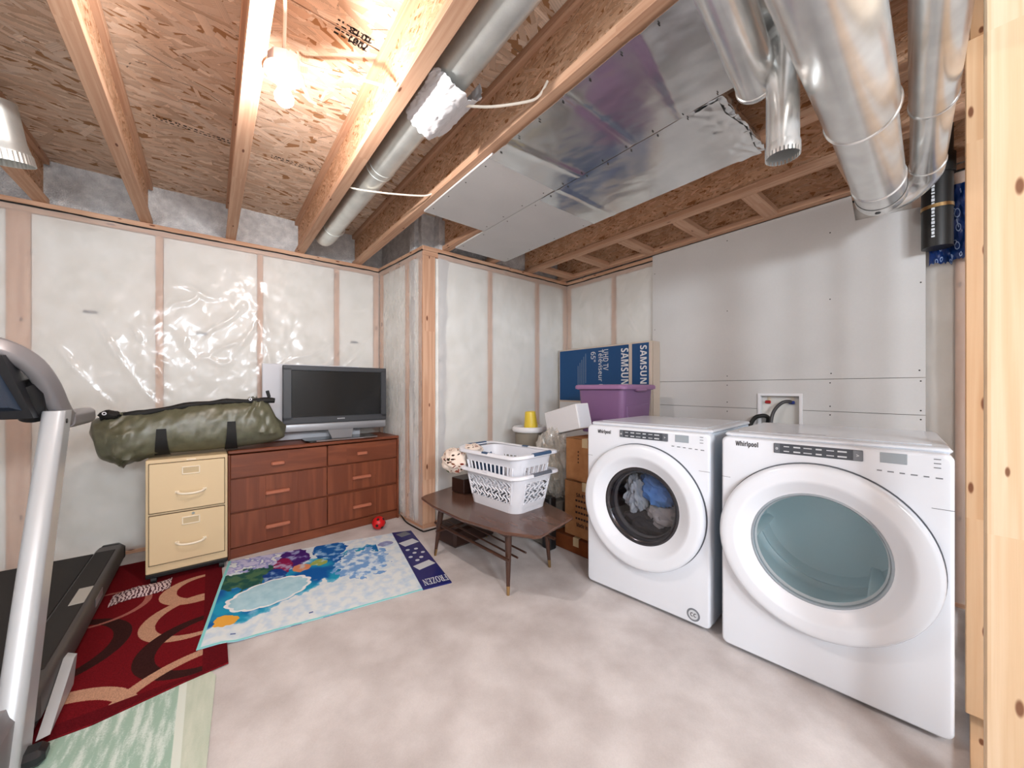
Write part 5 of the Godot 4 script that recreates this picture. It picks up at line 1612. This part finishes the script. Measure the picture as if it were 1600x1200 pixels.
func table_group() -> void:
	var o := thing("coffee_table", "low brown coffee table with tapered brass-tipped legs", "coffee table")
	var poly := PackedVector2Array([Vector2(1.160, -2.450), Vector2(1.136, -2.23), Vector2(1.150, -1.90), Vector2(1.225, -1.570), Vector2(1.250, -1.535), Vector2(1.316, -1.42), Vector2(1.345, -1.408), Vector2(1.685, -1.492), Vector2(1.705, -1.515), Vector2(1.762, -1.80), Vector2(1.775, -1.98), Vector2(1.762, -2.25), Vector2(1.735, -2.44), Vector2(1.700, -2.49), Vector2(1.52, -2.568), Vector2(1.47, -2.57), Vector2(1.20, -2.48)])
	for i in poly.size(): poly[i] = Vector2(poly[i].x, -poly[i].y)
	var c := Vector2(1.45, 1.99)
	var tp := S.new()
	var rings := []
	for q in [[0.96, 0.376], [0.992, 0.384], [1.0, 0.391], [1.0, 0.397], [0.994, 0.401]]:
		var ring := PackedVector3Array()
		for p in poly:
			var r: Vector2 = c + (p - c) * q[0]
			ring.append(V(r.x, q[1], r.y))
		rings.append(ring)
	tp.loft(rings, true, true, true)
	for i in tp.uv.size(): tp.uv[i] = Vector2(tp.v[i].x * 0.9, tp.v[i].z * 0.6)
	obj("tabletop", tp, M.table_wood, o, 30)
	for q in [[1.308, 1.643, -0.025, -0.03], [1.727, 1.731, 0.02, -0.02], [1.222, 2.359, -0.03, 0.03], [1.690, 2.400, 0.025, 0.03]]:
		var foot := V(q[0], 0.0, q[1])
		var headp := V(q[0] - q[2] * 1.2, 0.378, q[1] - q[3] * 1.2)
		var l := obj("leg", S.new().tube([foot.lerp(headp, 0.12), foot.lerp(headp, 0.75), headp], [0.0105, 0.020, 0.021], 18), M.leg_wood, o, 50)
		obj("brass_tip", S.new().tube([foot, foot.lerp(headp, 0.13)], [0.0085, 0.0112], 16), M.brass, l)
	# stretchers under the top
	obj("apron", S.new().box(V(1.30, 0.352, 2.00), Vector3(0.022, 0.045, 0.70), 0.004), M.leg_wood, o)
	obj("apron", S.new().box(V(1.68, 0.352, 2.06), Vector3(0.022, 0.045, 0.66), 0.004), M.leg_wood, o)
	obj("apron", S.new().box(V(1.49, 0.352, 1.72), Vector3(0.38, 0.045, 0.022), 0.004), M.leg_wood, o)
	obj("stretcher", S.new().tube([V(1.285, 0.215, 1.60), V(1.245, 0.215, 2.40)], 0.010, 14), M.leg_wood, o)
	obj("stretcher", S.new().tube([V(1.70, 0.215, 1.66), V(1.68, 0.215, 2.42)], 0.010, 14), M.leg_wood, o)
	obj("stretcher", S.new().tube([V(1.20, 0.19, 2.30), V(1.72, 0.19, 2.36)], 0.009, 14), M.leg_wood, o)
	obj("rack_bar", S.new().tube([V(1.36, 0.205, 1.62), V(1.34, 0.205, 2.40)], 0.006, 10), M.leg_wood, o)
	obj("rack_bar", S.new().tube([V(1.44, 0.205, 1.64), V(1.42, 0.205, 2.40)], 0.006, 10), M.leg_wood, o)
	laundry_basket("white lattice laundry basket with grey grips, lower of the stack", V(1.560, 0.4015, 1.965), 0.10, M.grey_grip, true)
	laundry_basket("white slatted laundry basket with blue grips, upper of the stack", V(1.560, 0.522, 1.975), 0.13, M.blue_grip, false)
	# clothes in and over the upper basket
	var shirt := S.new().blob(V(1.345, 0.665, 2.290), Vector3(0.092, 0.085, 0.10), 0.24, 31, 1.5, 26)
	shirt.blob(V(1.440, 0.735, 2.235), Vector3(0.085, 0.045, 0.075), 0.25, 12, 1.5, 22)
	for i in shirt.uv.size(): shirt.uv[i] *= Vector2(1.3, 0.8)
	one("shirt", shirt, M.floral, "cream floral shirt spilling over the end of the upper laundry basket", "clothing", "", 70)
	one("garment", S.new().at(T(V(1.49, 0.635, 2.09))).blob(Vector3.ZERO, Vector3(0.09, 0.085, 0.10), 0.5, 14, 1.6, 20), M.blue_grip, "slate blue garment bunched inside the upper laundry basket", "clothing", "", 70)
	one("wooden_box", S.new().box(V(1.50, 0.4545, 2.40), Vector3(0.16, 0.105, 0.14), 0.004, Basis(Vector3.UP, 0.15)), M.dark_wood, "small dark brown wooden box on the table behind the baskets", "box")
	one("dark_case", S.new().box(V(1.56, 0.0705, 2.50), Vector3(0.40, 0.14, 0.26), 0.02, Basis(Vector3.UP, 0.1)), M.dark_wood, "dark brown case on the floor under the far end of the coffee table", "case")

# ---------------------------------------------------------------- cartons, tote and television carton
func carton(label: String, at: Vector3, size: Vector3, m: Material, yaw: float, group: String) -> Node3D:
	var o := thing("cardboard_box", label, "box", T(at, Basis(Vector3.UP, yaw)), group)
	obj("box_body", S.new().box(Vector3(0, size.y / 2, 0), size, 0.004), m, o)
	obj("tape", S.new().box(Vector3(0, size.y + 0.0004, 0), Vector3(size.x + 0.002, 0.001, 0.05)).box(Vector3(-size.x / 2 - 0.0006, size.y - 0.03, 0), Vector3(0.001, 0.06, 0.05)), M.card_cream, o)
	obj("flap_seam", S.new().box(Vector3(-size.x / 2 - 0.0004, size.y - 0.002, 0), Vector3(0.001, 0.003, size.z - 0.01)), M.ink_brown, o)
	return o

func carton_corner() -> void:
	var low := carton("brown cardboard box with printed lines, under the upper box beside the washer", V(2.355, 0.115, 1.69), Vector3(0.66, 0.395, 0.375), M.cardboard, 0.02, "brown cardboard boxes")
	var tb := Basis(Vector3(0, 0, 1), Vector3.UP, Vector3(-1, 0, 0))
	var k := 0
	for q in [["SA-K11", 0.027], ["", 0.018], ["", 0.018], ["", 0.018], ["", 0.018], ["Made in", 0.028]]:
		if q[0] == "":
			for i in 5: obj("print_mark", S.new().box(Vector3(-0.3312, 0.303 - 0.042 * k, -0.075 + 0.024 * i), Vector3(0.0008, 0.014, 0.015 + 0.004 * ((i + k) % 2))), M.ink_brown, low)
		else: text("lettering", q[0], q[1], M.ink_brown, low, T(Vector3(-0.3312, 0.300 - 0.042 * k, -0.025), tb), 0.0006, 0.10)
		k += 1
	var up := carton("brown cardboard box under the purple tote, upper of the two cartons", V(2.365, 0.512, 1.685), Vector3(0.67, 0.305, 0.36), M.cardboard, -0.01, "brown cardboard boxes")
	for q in [0.21, 0.185, 0.16, 0.135]:
		obj("print_mark", S.new().box(Vector3(-0.3356, q, -0.06), Vector3(0.0008, 0.012, 0.009), 0.0), M.ink_brown, up)
	for q in [[0.10, 0.14], [0.09, 0.115]]:
		obj("print_line", S.new().box(Vector3(-0.3356, q[1], 0.11), Vector3(0.0008, 0.006, 0.04)), M.ink_brown, up)
	carton("reddish brown cardboard box on the floor under the cartons by the washer", V(2.395, 0.0005, 1.76), Vector3(0.78, 0.112, 0.47), M.cardboard_red, 0.03, "brown cardboard boxes")
	# purple tote
	var o := thing("storage_tote", "purple plastic storage tote with a lid on top of the cartons", "storage tote", T(V(2.60, 0.8185, 1.845)))
	var rings := []
	for q in [[0.190, 0.200, 0.0], [0.193, 0.203, 0.006], [0.207, 0.222, 0.32], [0.209, 0.224, 0.345], [0.222, 0.237, 0.348], [0.222, 0.237, 0.368]]:
		rings.append(basket_ring(q[0], q[1], 0.045, q[2], 6))
	obj("tub", S.new().loft(rings, true, true, true), M.purple, o, 40)
	for s in [-1, 1]:
		obj("rib_panel", S.new().loft([[Vector3(-0.13, 0.02, s * 0.200), Vector3(0.12, 0.02, s * 0.200), Vector3(0.15, 0.245, s * 0.213), Vector3(-0.16, 0.225, s * 0.212)], [Vector3(-0.12, 0.02, s * 0.210), Vector3(0.11, 0.02, s * 0.210), Vector3(0.14, 0.235, s * 0.222), Vector3(-0.15, 0.215, s * 0.221)]], true, true, true), M.purple, o, 40)
	var lid := []
	for q in [[0.234, 0.249, 0.352], [0.236, 0.251, 0.372], [0.230, 0.245, 0.384], [0.215, 0.230, 0.388], [0.205, 0.220, 0.384], [0.195, 0.210, 0.386]]:
		lid.append(basket_ring(q[0], q[1], 0.05, q[2], 6))
	obj("lid", S.new().loft(lid, true, true, true), M.purple_lid, o, 40)
	for s in [-1, 1]: obj("handle", S.new().box(Vector3(0, 0.345, s * 0.240), Vector3(0.14, 0.022, 0.03), 0.008), M.purple_lid, o, 50)
	# upright television carton
	var t := thing("television_carton", "tall blue and cream television carton standing against the alcove corner", "carton")
	obj("carton_body", S.new().box(V(3.02, 0.795, 2.265), Vector3(0.14, 1.59, 1.10), 0.004), M.carton_cream, t)
	obj("printed_panel", S.new().box(V(2.9485, 1.315, 2.37), Vector3(0.003, 0.525, 0.855), 0.0), M.carton_blue, t)
	obj("printed_panel", S.new().box(V(2.9485, 1.315, 1.825), Vector3(0.003, 0.525, 0.165), 0.0), M.carton_blue, t)
	obj("printed_panel", S.new().box(V(2.9485, 0.52, 2.37), Vector3(0.003, 1.03, 0.855), 0.0), M.carton_white, t)
	obj("carton_flap", S.new().box(V(2.985, 0.80, 1.709), Vector3(0.05, 1.55, 0.006), 0.002), M.carton_cream, t)
	var rot := Basis(Vector3.DOWN, Vector3(0, 0, 1), Vector3(-1, 0, 0))
	for q in [["SAMSUNG", 0.075, 1.985, 1.345, 0.40, true], ["SAMSUNG", 0.062, 1.795, 1.355, 0.40, true], ["UHD TV", 0.058, 2.195, 1.455, 0.20, false], ["Téléviseur UHD", 0.050, 2.255, 1.32, 0.47, false], ["65\"", 0.056, 2.345, 1.49, 0.10, false]]:
		text("lettering", q[0], q[1], M.carton_white, t, T(V(2.9468, q[3], q[2]), rot), 0.0008, q[4], q[5])
	for i in 5:
		obj("print_line", S.new().box(V(2.9468, 1.38 - 0.02 * i, 2.44 + 0.025 * i), Vector3(0.0006, 0.30 - 0.02 * i, 0.004)), M.display, t)
	# white card box tilted against the tote
	var wb := thing("white_box", "plain white card box tilted beside the purple tote", "box", T(V(2.165, 0.930, 1.975), Basis(Vector3.RIGHT, -0.24) * Basis(Vector3.UP, -0.10)))
	obj("box_body", S.new().box(Vector3.ZERO, Vector3(0.13, 0.185, 0.38), 0.004), M.white_card, wb)
	obj("end_flap", S.new().box(Vector3(0.0, 0.0, 0.1915), Vector3(0.11, 0.165, 0.003), 0.001), M.board_white, wb)
	# white pail with a yellow cup
	var pl := thing("white_pail", "tall white plastic pail behind the coffee table", "pail", T(V(2.235, 0.0, 2.50)))
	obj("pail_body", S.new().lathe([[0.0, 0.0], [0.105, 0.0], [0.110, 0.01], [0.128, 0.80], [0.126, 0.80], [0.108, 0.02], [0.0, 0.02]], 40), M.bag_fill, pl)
	obj("rim", S.new().lathe([[0.126, 0.785], [0.148, 0.79], [0.155, 0.805], [0.152, 0.825], [0.140, 0.835], [0.126, 0.832], [0.124, 0.80]], 40, true), M.white_plastic, pl, 50)
	obj("lid", S.new().lathe([[0.0, 0.812], [0.126, 0.806], [0.126, 0.800], [0.0, 0.804]], 40), M.white_plastic, pl)
	one("yellow_cup", S.new().at(T(V(2.215, 0.8365 - 0.024, 2.455), Basis(Vector3(0, 0, 1), 0.06))).lathe([[0.0, 0.004], [0.058, 0.0], [0.062, 0.012], [0.060, 0.05], [0.058, 0.055], [0.046, 0.155], [0.043, 0.158], [0.040, 0.155], [0.0, 0.152]], 32), M.yellow, "yellow plastic cup standing upside down on the white pail", "cup")
	# clear bag of oddments
	var bg := thing("plastic_bag", "clear crumpled plastic bag between the pail and the cartons", "bag", T(V(2.02, 0.32, 2.05)))
	obj("bag_contents", S.new().blob(Vector3(0.02, 0.22, 0.0), Vector3(0.085, 0.19, 0.11), 0.35, 6, 2.0, 24), M.bag_fill, bg, 30)
	obj("bag_film", S.new().blob(Vector3(0.06, 0.255, 0.0), Vector3(0.15, 0.265, 0.15), 0.35, 16, 2.2, 40, -0.95), M.clear_bag, bg, 50)
	one("grey_crate", S.new().box(V(2.06, 0.165, 2.08), Vector3(0.30, 0.308, 0.26), 0.01), M.grey_box, "plain grey box under the clear plastic bag", "box")
	var sp := thing("black_case", "small black case on the floor between the table and the cartons", "case", T(V(1.93, 0.0, 1.94)))
	obj("case_body", S.new().box(Vector3(0, 0.19, 0), Vector3(0.07, 0.38, 0.09), 0.01), M.black_plastic, sp)
	obj("case_button", S.new().box(Vector3(-0.036, 0.33, 0.01), Vector3(0.006, 0.03, 0.03), 0.002), M.seam, sp)
